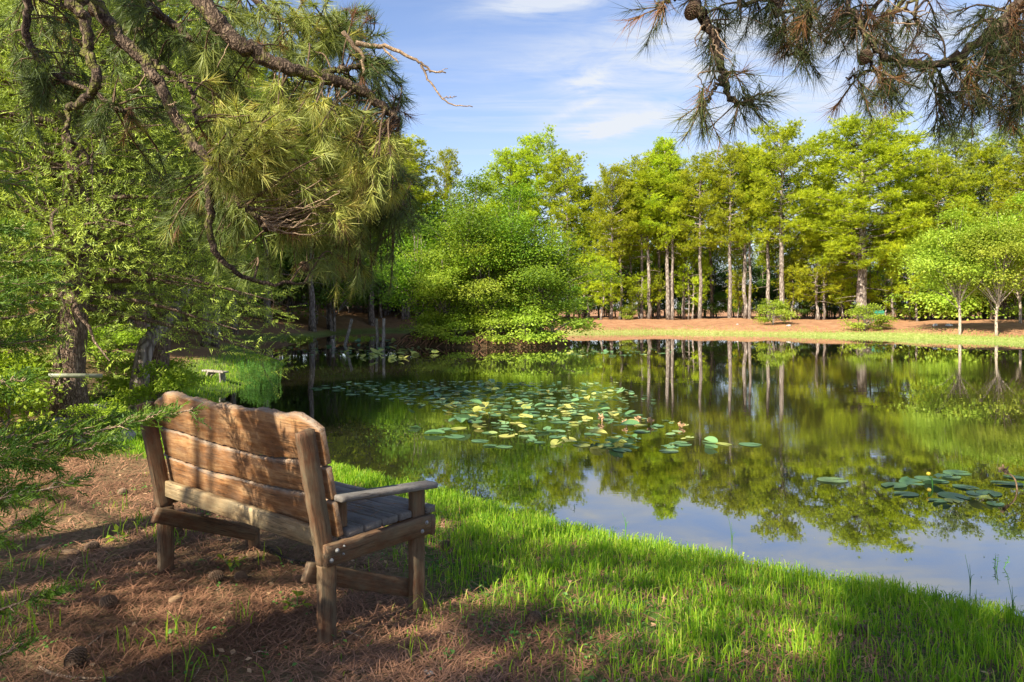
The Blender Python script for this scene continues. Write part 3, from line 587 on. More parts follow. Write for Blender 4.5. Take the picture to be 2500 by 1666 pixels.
def bank(xp, back):
    """spot on the far bank under photo column xp, a given number of metres behind the waterline"""
    k = (xp - 1250) / F; ys_ = np.arange(35, 72, .1); s = shore(k * ys_, ys_); i = np.where((s[:-1] < 0) & (s[1:] >= 0) & (ys_[:-1] > 36))[0]; y0 = ys_[i[-1]] if len(i) else 45; y = y0 + back + (7.5 if back > 4 else back * .6); return k * y, y
#  column, metres behind the water, photo row of its top, kind, width, label
FRONT = [(1466, 4.5, 640, 'low', 1.1, 'short pine with flat bright sprays beside the leafy island'),
 (1491, 5.5, 420, 'dome', .75, 'pine with a pointed crown, first tall one right of the island'),
 (1514, 7.5, 455, 'slim', 1.1, 'slim pine just behind the first tall pine right of the island'),
 (1566, 7, 400, 'tall', .8, 'narrow pine rising left of the tallest spire'),
 (1583, 6.2, 430, 'slim', 1.3, 'slim pine in the pair left of the twin trunks'),
 (1608, 9, 380, 'slim', 1.2, 'thin pine set back left of the twin trunks'),
 (1633, 6.6, 345, 'spire', 1.15, 'tallest spire-topped pine of the left bank, left of two twin trunks'),
 (1642, 6.3, 395, 'tall', .8, 'right-hand one of the two twin trunks under the spire'),
 (1671, 9, 430, 'slim', 1.1, 'thin pine set back right of the twin trunks'),
 (1709, 5.2, 395, 'tall', .95, 'pine with a dead lower branch and tufts on its bare trunk'),
 (1782, 5, 370, 'tall', .9, 'straight pine standing alone close to the water, mid bank'),
 (1819, 7, 385, 'slim', 1.3, 'left one of the close pair right of the lone straight pine'),
 (1830, 6.7, 375, 'tall', .7, 'right one of the close pair right of the lone straight pine'),
 (1875, 7.5, 400, 'slim', 1.3, 'grey-trunked pine just left of the thick trunk'),
 (1913, 5.5, 325, 'dome', 1.0, 'big dark-limbed pine with the thick trunk by the yellow bush'),
 (1993, 8.5, 480, 'slim', .9, 'thin pine in the gap left of the broad round pine'),
 (2011, 8, 520, 'slim', .9, 'thin leaning pine in front of the wood, left of the broad round pine'),
 (2106, 6, 314, 'round', 1.4, 'broad round-headed pine, the widest of the far bank'),
 (2178, 8.5, 560, 'slim', 1.0, 'thin pine by the green bench on the far bank'),
 (2250, 11, 390, 'dome', .9, 'pine half hidden between the broad pine and the pale one'),
 (2334, 13, 335, 'pale', .95, 'pale grey-green pine behind the two young trees'),
 (2480, 14, 330, 'pale', 1.1, 'pale open pine at the right edge of the photo'),
 (2412, 13, 372, 'dome', .95, 'pine filling the gap between the two pale pines'),
 (2290, 10, 400, 'tall', 1.0, 'pine left of the pale grey-green pine'),
 (2545, 9, 350, 'dome', 1.0, 'pine just outside the right edge behind the bright growth'),
 (2020, 14, 395, 'spire', .9, 'pine whose top fills the notch left of the broad pine'),
 (1740, 13, 420, 'spire', 1.0, 'pine filling the notch behind the bare-trunked one'),
 (1540, 14, 470, 'tall', .8, 'lower pine in the dip right of the first tall pine'),
 (1386, 9, 390, 'tall', 1.0, 'tall pine right behind the leafy island'),
 (1425, 12, 470, 'slim', 1.2, 'slim pine at the lowest dip of the treeline'),
 (1310, 10, 350, 'flat', .95, 'pine with a flat windswept top above the island'),
 (1240, 8, 385, 'dome', 1.05, 'bushy-headed pine behind the island, left of the flat-topped one'),
 (1088, 14, 378, 'tall', .6, 'lone small-headed pine against the sky left of the island'),
 (1205, 10, 420, 'maple', .95, 'leafy tree between the lone pine and the bushy one'),
 (975, 9, 345, 'spire', 1.5, 'spire-topped pine behind the end of the overhanging bough'),
 (1030, 8, 520, 'dome', .8, 'pine crowded left of the lone small-headed one')]
for xp, back, ytop, key, wide, lab in FRONT:
    x, y = bank(xp, back); z = gz(x, y); H = HW + (HY - ytop) / F * y - z
    wide *= 1.1; plant(key, 'pine_tree' if key != 'maple' else 'broadleaf_tree', x, y, H, lab, 'tree' if key == 'maple' else 'pine tree', 'tall trees along the far bank', wide * (15.5 / max(H, 8)) ** .5 if key != 'low' else wide)
g = rng(5)
for i in range(0, 26, 2):       # low flat pine sprays that reach out over the bank at a few metres' height
    xp = [1440, 1500, 1560, 1750, 1800, 1850, 1930, 1960, 2000, 2040, 2080, 2120, 2160, 2200, 2240, 1900, 1690, 1620, 2290, 1980, 2060, 2140, 1590, 1730, 2320, 2100][i]
    x, y = bank(xp, g.uniform(6, 10)); plant('low', 'young_pine', x, y, g.uniform(4.2, 6.6), 'low spreading pine with flat bright sprays under the tall trees', 'pine tree', 'low pines under the tall trees', g.uniform(.85, 1.25))
for i in range(48):
    xp = 1395 + i * 24 + g.uniform(-14, 14); x, y = bank(xp, g.uniform(9, 22)); plant('pole', 'thin_pine', x, y, g.uniform(8, 10.5), 'thin bare pine pole in the shade behind the bank row', 'pine tree', 'thin pines in the shaded wood', g.uniform(.8, 1.3))
for i in range(46):
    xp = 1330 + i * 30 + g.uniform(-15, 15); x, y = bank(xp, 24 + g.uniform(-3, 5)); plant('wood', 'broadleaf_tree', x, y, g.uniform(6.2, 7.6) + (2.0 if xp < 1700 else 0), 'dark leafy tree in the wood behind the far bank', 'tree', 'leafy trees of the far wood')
for i in range(30):
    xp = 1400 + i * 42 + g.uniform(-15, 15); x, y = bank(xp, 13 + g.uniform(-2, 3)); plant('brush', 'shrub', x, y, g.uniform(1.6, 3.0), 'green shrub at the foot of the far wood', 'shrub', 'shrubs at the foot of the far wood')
# bushes, young trees on the far bank
for xp, back, H, wide, lab in ((1532, 4.5, 1.4, .9, 'small round bush on the red bank right of the island'), (1888, 3.0, 2.1, 1.0, 'yellow-green bush at the foot of the thick pine'), (2112, 1.6, 2.0, 1.0, 'dark green bush by the water below the green bench'), (2150, 2.2, .7, 1.2, 'low sprawling plant right of the dark bush')):
    x, y = bank(xp, back); plant('bush', 'bush', x, y, H, lab, 'bush', 'bushes on the far bank', wide, tn='stem', cn='foliage')
for xp, back, H, lab in ((2343, 1.0, 8.0, 'young pale-stemmed tree by the water, left of the two'), (2433, 1.2, 7.5, 'young pale-stemmed tree by the water, right of the two')):
    x, y = bank(xp, back); plant('young', 'young_tree', x, y, H, lab, 'tree', 'young trees on the right bank', 1.0)
for xp, back, H, k, lab in ((2490, 6, 8.6, 'young', 'bright leafy tree at the right edge of the bank'), (2420, 8, 6.4, 'young', 'bright leafy tree behind the two young trees'), (2540, 4, 9, 'young', 'bright tree just outside the right edge'), (2350, 9, 4.6, 'bush', 'large bright shrub behind the young trees'), (2270, 9, 4.0, 'bush', 'large bright shrub left of the young trees'), (2450, 9, 3.6, 'bush', 'large bright shrub at the right end')):
    x, y = bank(xp, back); plant(k, 'young_tree' if k == 'young' else 'shrub', x, y, H, lab, 'tree' if k == 'young' else 'shrub', 'bright growth at the right end', 1.1)

# island
ip = [(-4.9, 38.0, 6.2, 'broad', 'leftmost leafy tree of the island, over a dark thin stem'), (-2.7, 38.5, 8.4, 'oak', 'tallest leafy tree in the middle of the island'), (-.3, 38.9, 8.0, 'oak', 'leafy tree right of the middle of the island'), (1.4, 38.4, 5.8, 'broad', 'drooping leafy tree at the right end of the island'), (-1.4, 37.2, 5.4, 'maple', 'low bright leafy tree at the front of the island'), (-3.6, 37.0, 4.6, 'maple', 'low leafy tree at the front left of the island')]
for x, y, H, k, lab in ip: plant(k, 'broadleaf_tree', x, y, H, lab, 'tree', 'trees crowding the island', 1.05 if H > 6 else 1.25)
for x, y, H, lab in ((-3.9, 36.5, 1.7, 'bright leafy shrub at the left waterline of the island'), (-2.6, 36.3, 1.5, 'big-leaved shrub over the roots of the island'), (-.8, 36.2, 1.7, 'shrub leaning over the water at the island middle'), (.8, 36.5, 1.9, 'shrub over the water right of the island middle'), (2.1, 37.2, 2.2, 'shrub at the right tip of the island')):
    plant('bush', 'shrub', x, y, H, lab, 'shrub', 'shrubs at the island waterline', 1.3, tn='stem', cn='foliage', z=.1)
a = Acc(); g = rng(9)
for i in range(170):
    t = g.uniform(-2.9, -.25); p = np.array([ISL[0] + math.cos(t) * ISL[2] * .98, ISL[1] + math.sin(t) * ISL[3] * .98, g.uniform(.1, .5)]); d = np.array([math.cos(t) + g.normal(0, .7), math.sin(t) * .8 + g.normal(0, .2), 0]) * g.uniform(.15, .5); tube(a, [p - d * .6, p + np.array([0, 0, .05]), p + d * .5 + np.array([0, 0, -p[2] * .7]), p + d * .8 + np.array([0, 0, -p[2] - .1])], [.04, .03, .025, .01], 5, cap=False)
tag(obj('island_roots', a, M['root'], smooth=True), 'tangle of bare red-brown roots along the island waterline', 'roots', kind='stuff')
#@@PART3
# ------------------------------------------------------------------ left shore: cedars, wood, posts
proto('cedarA', cedar(31, 8.5, 1.6, 2.9, 170, 80, .036, (.03, .04), .20), 'bark_cedar', 'cedar')
proto('cedarC', cedar(33, 8.0, 2.2, 2.9, 140, 74, .040, (.04, .0), .17), 'bark_cedar', 'cedar')
proto('cedarB', cedar(32, 7.5, 1.2, 2.6, 130, 74, .038, (-.03, .02), .16), 'bark_cedar', 'cedar')
HT = {'cedarC': 8.0, 'cedarA': 8.5, 'cedarB': 7.5}
def plant2(key, name, x, y, H, label, cat, group=None, wide=1.0, rz=0.0, z=None, tn='trunk', cn='crown', tilt=0):
    t, c = PR[key]; s = H / HT[key]; r = empty(name, (x, y, gz(x, y) if z is None else z), label, cat, group, rz, (s * wide, s * wide, s)); r.rotation_euler.y = tilt
    for nm, me in ((tn, t), (cn, c)): o = bpy.data.objects.new(nm, me); COL.objects.link(o); o.parent = r
    return r
CG = 'cedar trees on the left shore'
for x, y, H, k, rz, lab in ((-6.15, 10.0, 8.2, 'cedarA', 2.1, 'big cedar with a thick shaggy trunk over the grey rocks'), (-8.6, 10.6, 8.4, 'cedarB', .7, 'cedar with a dark trunk left of the big shaggy one'), (-6.4, 13.0, 7.6, 'cedarC', 4.0, 'cedar with feathery boughs reaching towards the pond'),
    (-11.2, 21.5, 8.0, 'cedarC', 2.2, 'last cedar before the row of dark trunks')):
    plant2(k, 'cedar_tree', x, y, H, lab, 'cedar tree', CG, 1.0, rz)
LP = [(-11.6, 28.0, 7, 'tall', 1.6), (-12.6, 30.5, 8.5, 'dome', 1.1), (-11.2, 26.0, 6.5, 'slim', 2.6), (-13.4, 32.5, 11, 'tall', 1.2), (-14.0, 34.0, 11, 'slim', 1.8), (-15.8, 37.5, 15, 'dome', 1.1), (-17.2, 41.5, 16, 'tall', 1.3), (-18.0, 46.5, 17, 'dome', 1.0), (-16.8, 49.5, 16, 'dome', 1.1), (-14.6, 52.5, 16, 'tall', 1.2), (-20.5, 44, 17, 'dome', 1.2), (-14.4, 57, 17, 'slim', 1.5), (-12.2, 62.8, 17, 'dome', 1.1), (-9.6, 66, 12, 'tall', 1.2)]
LN = ['second dark trunk of the row on the left shore', 'pine with a thick trunk in the left shore row', 'nearest dark trunk of the row on the left shore', 'pine with a sunlit pale trunk in the left shore row', 'slim pine leaning right beside the sunlit trunk', 'pair-like thick pine at the end of the left shore row', 'pine standing on the red slope at the inlet', 'pine in the middle of the red slope of the inlet', 'pine with a brown lower branch at the inlet', 'pine by the far corner of the inlet', 'pine deep behind the red slope', 'thin pine behind the leaning grey post', 'pine behind the two upright posts', 'pine between the posts and the leafy island']
for (x, y, H, k, wd_), lab in zip(LP, LN): plant(k, 'pine_tree', x, y, H, lab, 'pine tree', 'pines along the left shore and inlet', wd_)
g = rng(61)
for i in range(15):
    y = 22 + i * 3.4; x = -y * .44 - 6 - g.uniform(0, 7); plant('oak', 'broadleaf_tree', x, y, g.uniform(13, 18), 'tall leafy tree in the dense wood on the left', 'tree', 'leafy trees of the left wood', 1.0)
for i in range(12):
    y = 54 + g.uniform(0, 8); x = -26 + i * 2.0; y = max(y, 66 if x > -14 else y); plant('wood', 'broadleaf_tree', x, y, g.uniform(8, 12), 'dark leafy tree filling the wood behind the inlet', 'tree', 'leafy trees behind the inlet')
for i in range(16): plant('wood', 'broadleaf_tree', -34 + i * 2.2, 74 + (i % 3) * 2, 9 + (i % 4), 'dark leafy tree closing the wood far behind the inlet', 'tree', 'leafy trees behind the inlet', 1.2)
for i in range(26): plant('brush', 'shrub', -27 + i * 1.25, 68 + (i % 4), 3.2 + (i % 3) * .5, 'dark shrub at the foot of the wood behind the inlet', 'shrub', 'shrubs behind the inlet', 1.2)
for i in range(5): plant('tall' if i % 2 else 'dome', 'pine_tree', -22 + i * 2.6, 70 + (i % 3) * 3, 16 + (i % 3), 'tall pine in the wood behind the inlet', 'pine tree', 'tall pines behind the inlet', 1.2)
for x, y, H, k, lab in ((-15.5, 17.0, 11, 'maple', 'bright leafy tree at the top left behind the cedars'), (-15.5, 21, 14, 'oak', 'leafy tree behind the cedars, against the sky at the top left'), (-12.6, 23.5, 7.0, 'maple', 'leafy tree showing between the cedars'), (-12.5, 23.8, 12.5, 'oak', 'leafy tree behind the last cedar')):
    plant(k, 'broadleaf_tree', x, y, H, lab, 'tree', 'leafy trees behind the cedars')
for i, (x, y, H, w_, lab) in enumerate(((-5.9, 8.2, .95, 1.0, 'sunlit bush beside the pale pipe at the left edge'), (-6.7, 8.9, 1.1, 1.0, 'bright bush behind the one beside the pipe'), (-5.2, 9.0, .5, 1.2, 'low leafy plant at the foot of the rocks'), (-5.35, 11.2, 1.0, .8, 'green bush at the foot of the leaning trunk'), (-6.9, 13.2, .8, 1.4, 'shrub on the slope left of the plank bench'), (-9.0, 16.0, .9, 1.4, 'shrub at the top of the slope'), (-7.9, 10.2, 1.5, 1.0, 'tall bush in the shade of the cedars'))):
    plant('bush', 'bush', x, y, H, lab, 'bush', 'bushes on the left shore', w_, tn='stem', cn='foliage')
# leaning dead trunk
a = Acc(); b0 = px(335, 940, 11.6); b0[2] = gz(b0[0], b0[1]) - .1; tube(a, spline([b0, px(352, 860, 11.8), px(392, 800, 12.2), px(440, 735, 12.8), px(480, 640, 13.4)], 16), np.linspace(.15, .07, 17), 9, g=rng(3), bump=.1)
tag(obj('leaning_trunk', a, M['bark'], smooth=True), 'grey leaning trunk right of the big cedar', 'tree trunk')
# posts standing in the inlet
def post(x0, y0, x1, y1, d, r, lab):
    a = Acc(); p, q = px(x0, y0, d), px(x1, y1, d); p[2] = -.5; tube(a, spline([p, p * .5 + q * .5 + np.array([.02, 0, 0]), q], 10), np.linspace(r * 1.1, r * .9, 11), 9, g=rng(int(x0)), bump=.12)
    tag(obj('wooden_post', a, M['post']), lab, 'post', 'old posts standing in the inlet')
post(836, 838, 859, 779, 38, .085, 'grey wooden post leaning to the right out of the water'); post(922, 838, 919, 778, 38, .08, 'upright grey post, left one of the pair by the island'); post(934, 845, 937, 778, 36, .085, 'upright grey post, right one of the pair by the island'); post(812, 850, 813, 828, 35, .07, 'short brown stub of a post in front of the leaning post')
# small plank bench on the left shore
b0 = px(528, 893, 17.5); zg = gz(b0[0], b0[1]); pb = empty('plank_bench', (b0[0], b0[1], zg), 'small low plank bench on the left grassy shore', 'bench', rz=-.35)
board('seat_board', pb, (-.36, 0, .24), (1, 0, -.04), (0, 1, 0), .66, -.10, .10, .04, M['post'], 61); board('leg', pb, (-.28, 0, -.05), (.35, 0, 1), (0, 1, 0), .30, -.09, .09, .045, M['post'], 62); board('leg', pb, (.20, 0, -.05), (-.1, 0, 1), (0, 1, 0), .27, -.09, .09, .045, M['post'], 63); board('brace', pb, (-.25, 0, .05), (.6, 0, .4), (0, 1, 0), .3, -.03, .03, .03, M['post'], 64)
# green slatted bench on the far bank
x, y = bank(2147, 5.2); gb = empty('slatted_bench', (x, y, gz(x, y)), 'green slatted bench on the far bank under the broad pine', 'bench', rz=.1)
for k in range(4): board('back_slat', gb, (-.55, .18 + k * .03, .50 + k * .13), (1, 0, 0), (0, .25, 1), 1.1, -.045, .045, .03, M['green_paint'], 70 + k)
for k in range(3): board('seat_slat', gb, (-.55, -.2 + k * .15, .44), (1, 0, 0), (0, 1, 0), 1.1, -.06, .06, .03, M['green_paint'], 75 + k)
for s in (-.5, .5):
    for yy in (-.2, .15): board('leg', gb, (s, yy, -.05), (0, 0, 1), (0, 1, 0), .49 if yy < 0 else .95, -.03, .03, .05, M['green_paint'], 80)
# pale pipe and rocks
a = Acc(); tube(a, [px(118, 917, 8.8), px(165, 917.5, 8.9), px(250, 918, 9.05)], .028, 12); p = tag(obj('pipe', a, M['pipe'], smooth=True), 'pale horizontal pipe behind the sunlit bush at the left', 'pipe')
def rock(x, y, s, lab, mat='rock', grp='rocks under the big cedar', seed=0, flat=.55, z=None):
    g = rng(seed); n1, n2 = 12, 7; V = []
    for i in range(n2 + 1):
        for j in range(n1):
            a_, b_ = j / n1 * 2 * math.pi, -math.pi / 2 + i / n2 * math.pi; d = np.array([math.cos(a_) * math.cos(b_), math.sin(a_) * math.cos(b_), math.sin(b_)]); f = 1 + .18 * math.sin(d[0] * 3 + seed) + .15 * math.sin(d[1] * 4 + seed * 2) + g.uniform(-.05, .05); V.append(d * f * s * np.array([1, .8, flat]))
    q = [(i * n1 + j, i * n1 + (j + 1) % n1, (i + 1) * n1 + (j + 1) % n1, (i + 1) * n1 + j) for i in range(n2) for j in range(n1)]; a = Acc(); a.add(V, None, q)
    o = obj('rock', a, M[mat], loc=(x, y, (gz(x, y) if z is None else z) + s * flat * .25)); o.rotation_euler.z = seed; tag(o, lab, 'rock', grp)
for i, (xp, yp, d, s, lab) in enumerate(((228, 905, 10.6, .26, 'grey rock behind the trunk of the big cedar'), (160, 985, 9.2, .22, 'pale rock left of the cedar roots'), (190, 1002, 8.9, .20, 'grey rock at the foot of the cedar roots'), (263, 1002, 9.0, .26, 'flat grey rock right of the cedar roots'), (150, 955, 9.6, .24, 'grey rock under the pale pipe'), (366, 958, 11.0, .12, 'small pale rock beyond the bench back'))):
    x = (xp - 1250) / F * d; rock(x, d, s, lab, seed=i + 1)
for i, (xp, bk, s, lab) in enumerate(((2282, 3.4, .22, 'pale rock on the right bank, left of the two'), (2318, 3.2, .24, 'pale rock on the right bank, right of the two'), (1925, 2.2, .2, 'brown stone at the foot of the thick pine'), (1800, 2.0, .12, 'small stone at the waterline of the far bank'))):
    x, y = bank(xp, bk); rock(x, y, s, lab, 'rock_white' if i < 2 else 'rock', 'stones on the far bank', 10 + i)

# tall leafy water plants at the left shore
def waterplant(name, x, y, n, R0, H, lab, seed, mat='weed', cat='water plant', grp='water plants at the left shore', lf=.05):
    g = rng(seed); S = Acc(); Lf = Acc(); r = empty(name, (x, y, 0), lab, cat, grp)
    for i in range(n):
        a_ = g.uniform(0, 6.28); rr = R0 * math.sqrt(g.random()); b = np.array([rr * math.cos(a_), rr * math.sin(a_) * .8, -.1]); h = H * g.uniform(.55, 1.1) * (1 - .4 * rr / R0); t = b + np.array([g.normal(0, .06), g.normal(0, .06), h]); tube(S, [b, (b + t) / 2 + g.normal(0, .015, 3), t], [.005, .004, .002], 3, cap=False)
        k = int(h / .022); u = g.uniform(.15, 1, k)[:, None]; P = b + (t - b) * u; az = g.uniform(0, 6.28, k); D = np.stack([np.cos(az), np.sin(az), .4 + 0 * az], 1); leaves(Lf, P, D, np.tile([0, 0, 1.0], (k, 1)) + g.normal(0, .3, (k, 3)), lf, lf * .4, g, np.full(k, g.random()))
    obj('stems', S, M[mat], r); obj('foliage', Lf, M[mat], r)
waterplant('water_plant', -6.55, 18.6, 150, .55, .80, 'tall clump of leafy green plants in the water off the left shore', 1); waterplant('water_plant', -6.0, 17.2, 120, .38, .62, 'shorter leafy clump in front of the tall one', 2); waterplant('water_plant', -7.6, 20.4, 80, .55, .6, 'leafy clump against the shore behind the tall one', 3)
waterplant('water_plant', -13.3, 44.5, 90, 1.1, .45, 'yellow-green patch of plants at the far end of the inlet', 4, 'leaf_light', lf=.10); waterplant('water_plant', -9.8, 45.5, 90, 1.6, .35, 'patch of plants behind the leaning post', 5, 'leaf_light', lf=.10)
for i, (xp, yp, h, lab) in enumerate(((1397, 1240, .22, 'little leafy sprig standing in the water, mid pond side'), (2425, 1385, .28, 'leafy sprig in the water at the right, the tallest'), (2396, 1378, .10, 'tiny sprig left of the tallest one'), (2467, 1392, .16, 'small sprig right of the tallest one'))):
    d = F * HW / (yp - HY); waterplant('water_sprig', (xp - 1250) / F * d, d, 3, .03, h, lab, 20 + i, grp='sprigs near the bank', lf=.03)

# ------------------------------------------------------------------ lily pads, each its own object
def pad_mesh(kind, seed):
    g = rng(seed); A = Acc(); n = 22; Rr = 3; V = [(0, 0, 0)]; notch = .28; ths = np.linspace(notch, 2 * math.pi - notch, n); lob = 1 + .10 * np.cos(ths * .5) ** 2
    fold = {'flat': 0, 'fold': 1, 'curl': .5, 'tilt': 0}[kind]
    for k in range(1, Rr + 1):
        u = k / Rr
        for i, t in enumerate(ths):
            x, y = math.cos(t) * u * 1.12 * lob[i], math.sin(t) * u * .88 * lob[i]; z = .012 * math.sin(3 * t + seed) * u * u + g.normal(0, .006) * u
            if kind == 'fold': z += abs(y) * .42; y *= .85
            if kind == 'curl': z += u ** 3 * (.10 + .13 * math.sin(2.3 * t + seed)) * (1 if math.sin(t * 1.5 + seed) > -.2 else .1); x *= 1 - .12 * u; y *= 1 - .12 * u
            V.append((x, y, z))
    t_, q = [], []
    for i in range(n - 1): t_.append((0, 1 + i, 2 + i))
    for k in range(Rr - 1):
        for i in range(n - 1): a_ = 1 + k * n + i; q.append((a_, a_ + n, a_ + n + 1, a_ + 1))
    A.add(V, t_, q); me = A.mesh('lily_pad', True); return me
PM = {}
for kind in ('flat', 'fold', 'curl'):
    for c in ('pad', 'pad_yellow'):
        PM[kind, c] = []
        for s in range(3): me = pad_mesh(kind, s * 3 + len(kind)); me.materials.append(M[c]); PM[kind, c].append(me)
g = rng(123); placed = []
def pads(poly, n, size, pk, yell, where, grp, up=.0, tl=.2):
    """scatter pads inside a patch of water given by its corners (x, y in metres)"""
    poly = np.array(poly); cnt = 0; tries = 0
    lo, hi = poly.min(0), poly.max(0)
    while cnt < n and tries < 9000:
        tries += 1; p = lo + g.random(2) * (hi - lo); inside = False
        for i in range(len(poly)):
            a, b = poly[i], poly[(i + 1) % len(poly)]
            if (a[1] > p[1]) != (b[1] > p[1]) and p[0] < (b[0] - a[0]) * (p[1] - a[1]) / (b[1] - a[1]) + a[0]: inside = not inside
        if not inside: continue
        s = size * g.uniform(.6, 1.1)
        if any((p[0] - x) ** 2 + (p[1] - y) ** 2 < (.50 * (s + r)) ** 2 for x, y, r in placed): continue
        r = g.random(); kind = 'flat' if r < pk else ('fold' if r < pk + (1 - pk) * .5 else 'curl'); c = 'pad_yellow' if g.random() < (yell if kind != 'flat' else yell * .35) else 'pad'
        o = bpy.data.objects.new('lily_pad', PM[kind, c][int(g.integers(3))]); COL.objects.link(o); raise_ = g.uniform(.02, .16) if kind != 'flat' and g.random() < up else 0
        o.location = (p[0], p[1], .006 + g.random() * .006 + raise_); o.scale = (s, s, s); o.rotation_euler = (g.normal(0, .02 if kind == 'flat' else tl), g.normal(0, .02 if kind == 'flat' else tl), g.uniform(0, 6.28))
        placed.append((p[0], p[1], s)); cnt += 1
        kn = {'flat': 'flat round', 'fold': 'folded upturned', 'curl': 'curled raised'}[kind]; cn = 'yellowing' if c == 'pad_yellow' else 'green'
        tag(o, f'{cn} {kn} lily pad {where}', 'lily pad', grp)
def wp(*pts): return [((x - 1250) * HW / (y - HY), F * HW / (y - HY)) for x, y in pts]
pads(wp((860, 948), (1080, 934), (1400, 938), (1480, 955), (1540, 968), (1400, 990), (1200, 1000), (1020, 985), (900, 965)), 140, .105, .58, .25, 'in the crowded back part of the middle raft', 'pads of the middle raft', .5)
pads(wp((1020, 990), (1300, 985), (1500, 1000), (1640, 1030), (1680, 1085), (1560, 1115), (1400, 1100), (1230, 1070), (1100, 1045)), 92, .125, .5, .45, 'in the front part of the middle raft', 'pads of the middle raft', .7)
pads(wp((740, 938), (930, 930), (960, 955), (900, 975), (760, 955)), 16, .125, .85, .2, 'in the loose group left of the middle raft', 'pads left of the middle raft')
pads(wp((950, 1020), (1100, 1050), (1300, 1090), (1300, 1110), (1000, 1065)), 6, .14, .6, .3, 'drifting in front of the middle raft', 'pads in front of the middle raft')
pads(wp((2150, 1165), (2330, 1150), (2500, 1165), (2520, 1235), (2380, 1245), (2200, 1235)), 20, .125, .72, .3, 'in the raft at the right edge of the pond', 'pads of the right raft', .5)
pads(wp((1650, 1080), (1800, 1060), (1850, 1090), (1720, 1130), (1600, 1125)), 6, .14, .8, .2, 'drifting right of the middle raft', 'pads right of the middle raft')
pads(wp((830, 858), (1080, 852), (1085, 872), (960, 884), (850, 872)), 38, .17, .15, .95, 'in the yellow raft in front of the island', 'pads of the yellow raft', .6, .32)
pads(wp((700, 846), (850, 838), (850, 862), (720, 862)), 9, .16, .75, .3, 'by the leaning post in the inlet', 'pads by the leaning post')
pads(wp((860, 832), (960, 826), (965, 842), (870, 845)), 8, .18, .4, .7, 'between the posts and the island', 'pads behind the posts', .8, .5)
pads(wp((1360, 862), (1450, 852), (1640, 850), (1640, 862), (1450, 876), (1370, 872)), 17, .17, .75, .35, 'in the strip right of the island', 'pads right of the island', .4)
for xp, yp, lab in ((2030, 1174, 'single large flat green lily pad on open water right of centre'), (1060, 1062, 'pale green upturned lily pad in front of the middle raft')):
    d = F * HW / (yp - HY); o = bpy.data.objects.new('lily_pad', PM['flat' if xp > 1500 else 'fold', 'pad'][1]); COL.objects.link(o); o.location = ((xp - 1250) / F * d, d, .012); o.scale = (.14, .14, .14); tag(o, lab, 'lily pad', 'lone pads')
# the countless small pads and floating specks between them
def drift(poly, n):
    P = np.array(poly); lo, hi = P.min(0), P.max(0); q = lo + g.random((n, 2)) * (hi - lo); ins = np.zeros(n, bool)
    for i in range(len(P)):
        a, b = P[i], P[(i + 1) % len(P)]; c = (a[1] > q[:, 1]) != (b[1] > q[:, 1]); ins ^= c & (q[:, 0] < (b[0] - a[0]) * (q[:, 1] - a[1]) / (b[1] - a[1] + 1e-12) + a[0])
    return q[ins]
a = Acc()
for q in np.concatenate([drift(wp((760, 940), (1080, 930), (1500, 934), (1620, 975), (1500, 1010), (1150, 1010), (900, 975)), 520), drift(wp((1050, 1000), (1500, 1000), (1700, 1040), (1690, 1100), (1400, 1095), (1150, 1055)), 150), drift(wp((1350, 862), (1450, 850), (1650, 848), (1640, 864), (1450, 878)), 160), drift(wp((690, 846), (1000, 836), (1080, 860), (960, 884), (740, 866)), 330)]):
    s = g.uniform(.035, .085); t = g.uniform(0, 6.28); n = 9; th = np.linspace(.3, 5.98, n) + t; z = .008 + g.random() * .01; tl = g.normal(0, .10, 2)
    V = np.stack([q[0] + np.cos(th) * s, q[1] + np.sin(th) * s * .85, z + s * .3 + (np.cos(th) * tl[0] + np.sin(th) * tl[1]) * s], 1) - [0, 0, s * .3 - abs(tl).sum() * s]; V = np.vstack([[[q[0], q[1], z]], V]); a.add(V, [(0, i, i + 1) for i in range(1, n)], None, g.random())
me = a.mesh('small_lily_pads'); me.materials.append(M['pad_small']); tag(obj('small_lily_pads', me, None), 'countless small green and yellow pads between the large lily pads', 'lily pads', kind='stuff')
a = Acc(); n = 5200; u = g.random(n); X = g.uniform(-12, 14, n); Y = 4.3 + 22 * u ** 1.4; s = shore(X, Y); k = (s < -.02) & (np.abs(X) < .75 * Y) & (g.random(n) < np.where(s > -.5, .9, .16 + .35 * (sines(X, Y, .8, 71) > .25))); X, Y = X[k], Y[k]; n = len(X); az = g.uniform(0, 6.28, n)
leaves(a, np.stack([X, Y, .004 + 0 * X], 1), np.stack([np.cos(az), np.sin(az), 0 * az], 1), np.tile([0, 0, 1.0], (n, 1)), .022, .009, g, g.random(n)); tag(obj('floating_specks', a, M['grass_dry']), 'tiny leaves and specks floating on the pond', 'floating debris', kind='stuff')
def flower(xp, yp, h, c, lab, bent=0, kind='lily_bud'):
    d = F * HW / (yp - HY); x = (xp - 1250) / F * d; r = empty(kind, (x, d, 0), lab, 'flower' if c == 'yellow' else 'dry stalk'); a = Acc(); top = np.array([-h * bent, 0, h]); tube(a, spline([(0, 0, -.1), (-h * bent * .2, 0, h * .5), top], 8), [.008] * 9, 6); obj('stem', a, M['dead_leaf' if c != 'yellow' else 'weed'], r)
    a = Acc(); g2 = rng(int(xp))
    if c == 'yellow': tube(a, [top + np.array([0, 0, z]) for z in (-.005, .008, .022, .034)], [.008, .022, .022, .012], 9); obj('petals', a, M['yellow'], r, smooth=True)
    else: leaves(a, np.tile(top, (22, 1)) + g2.normal(0, .015, (22, 3)), rdir(g2, 22), rdir(g2, 22), .06, .04, g2, g2.random(22)); obj('dead_leaf', a, M['dead_leaf'], r)
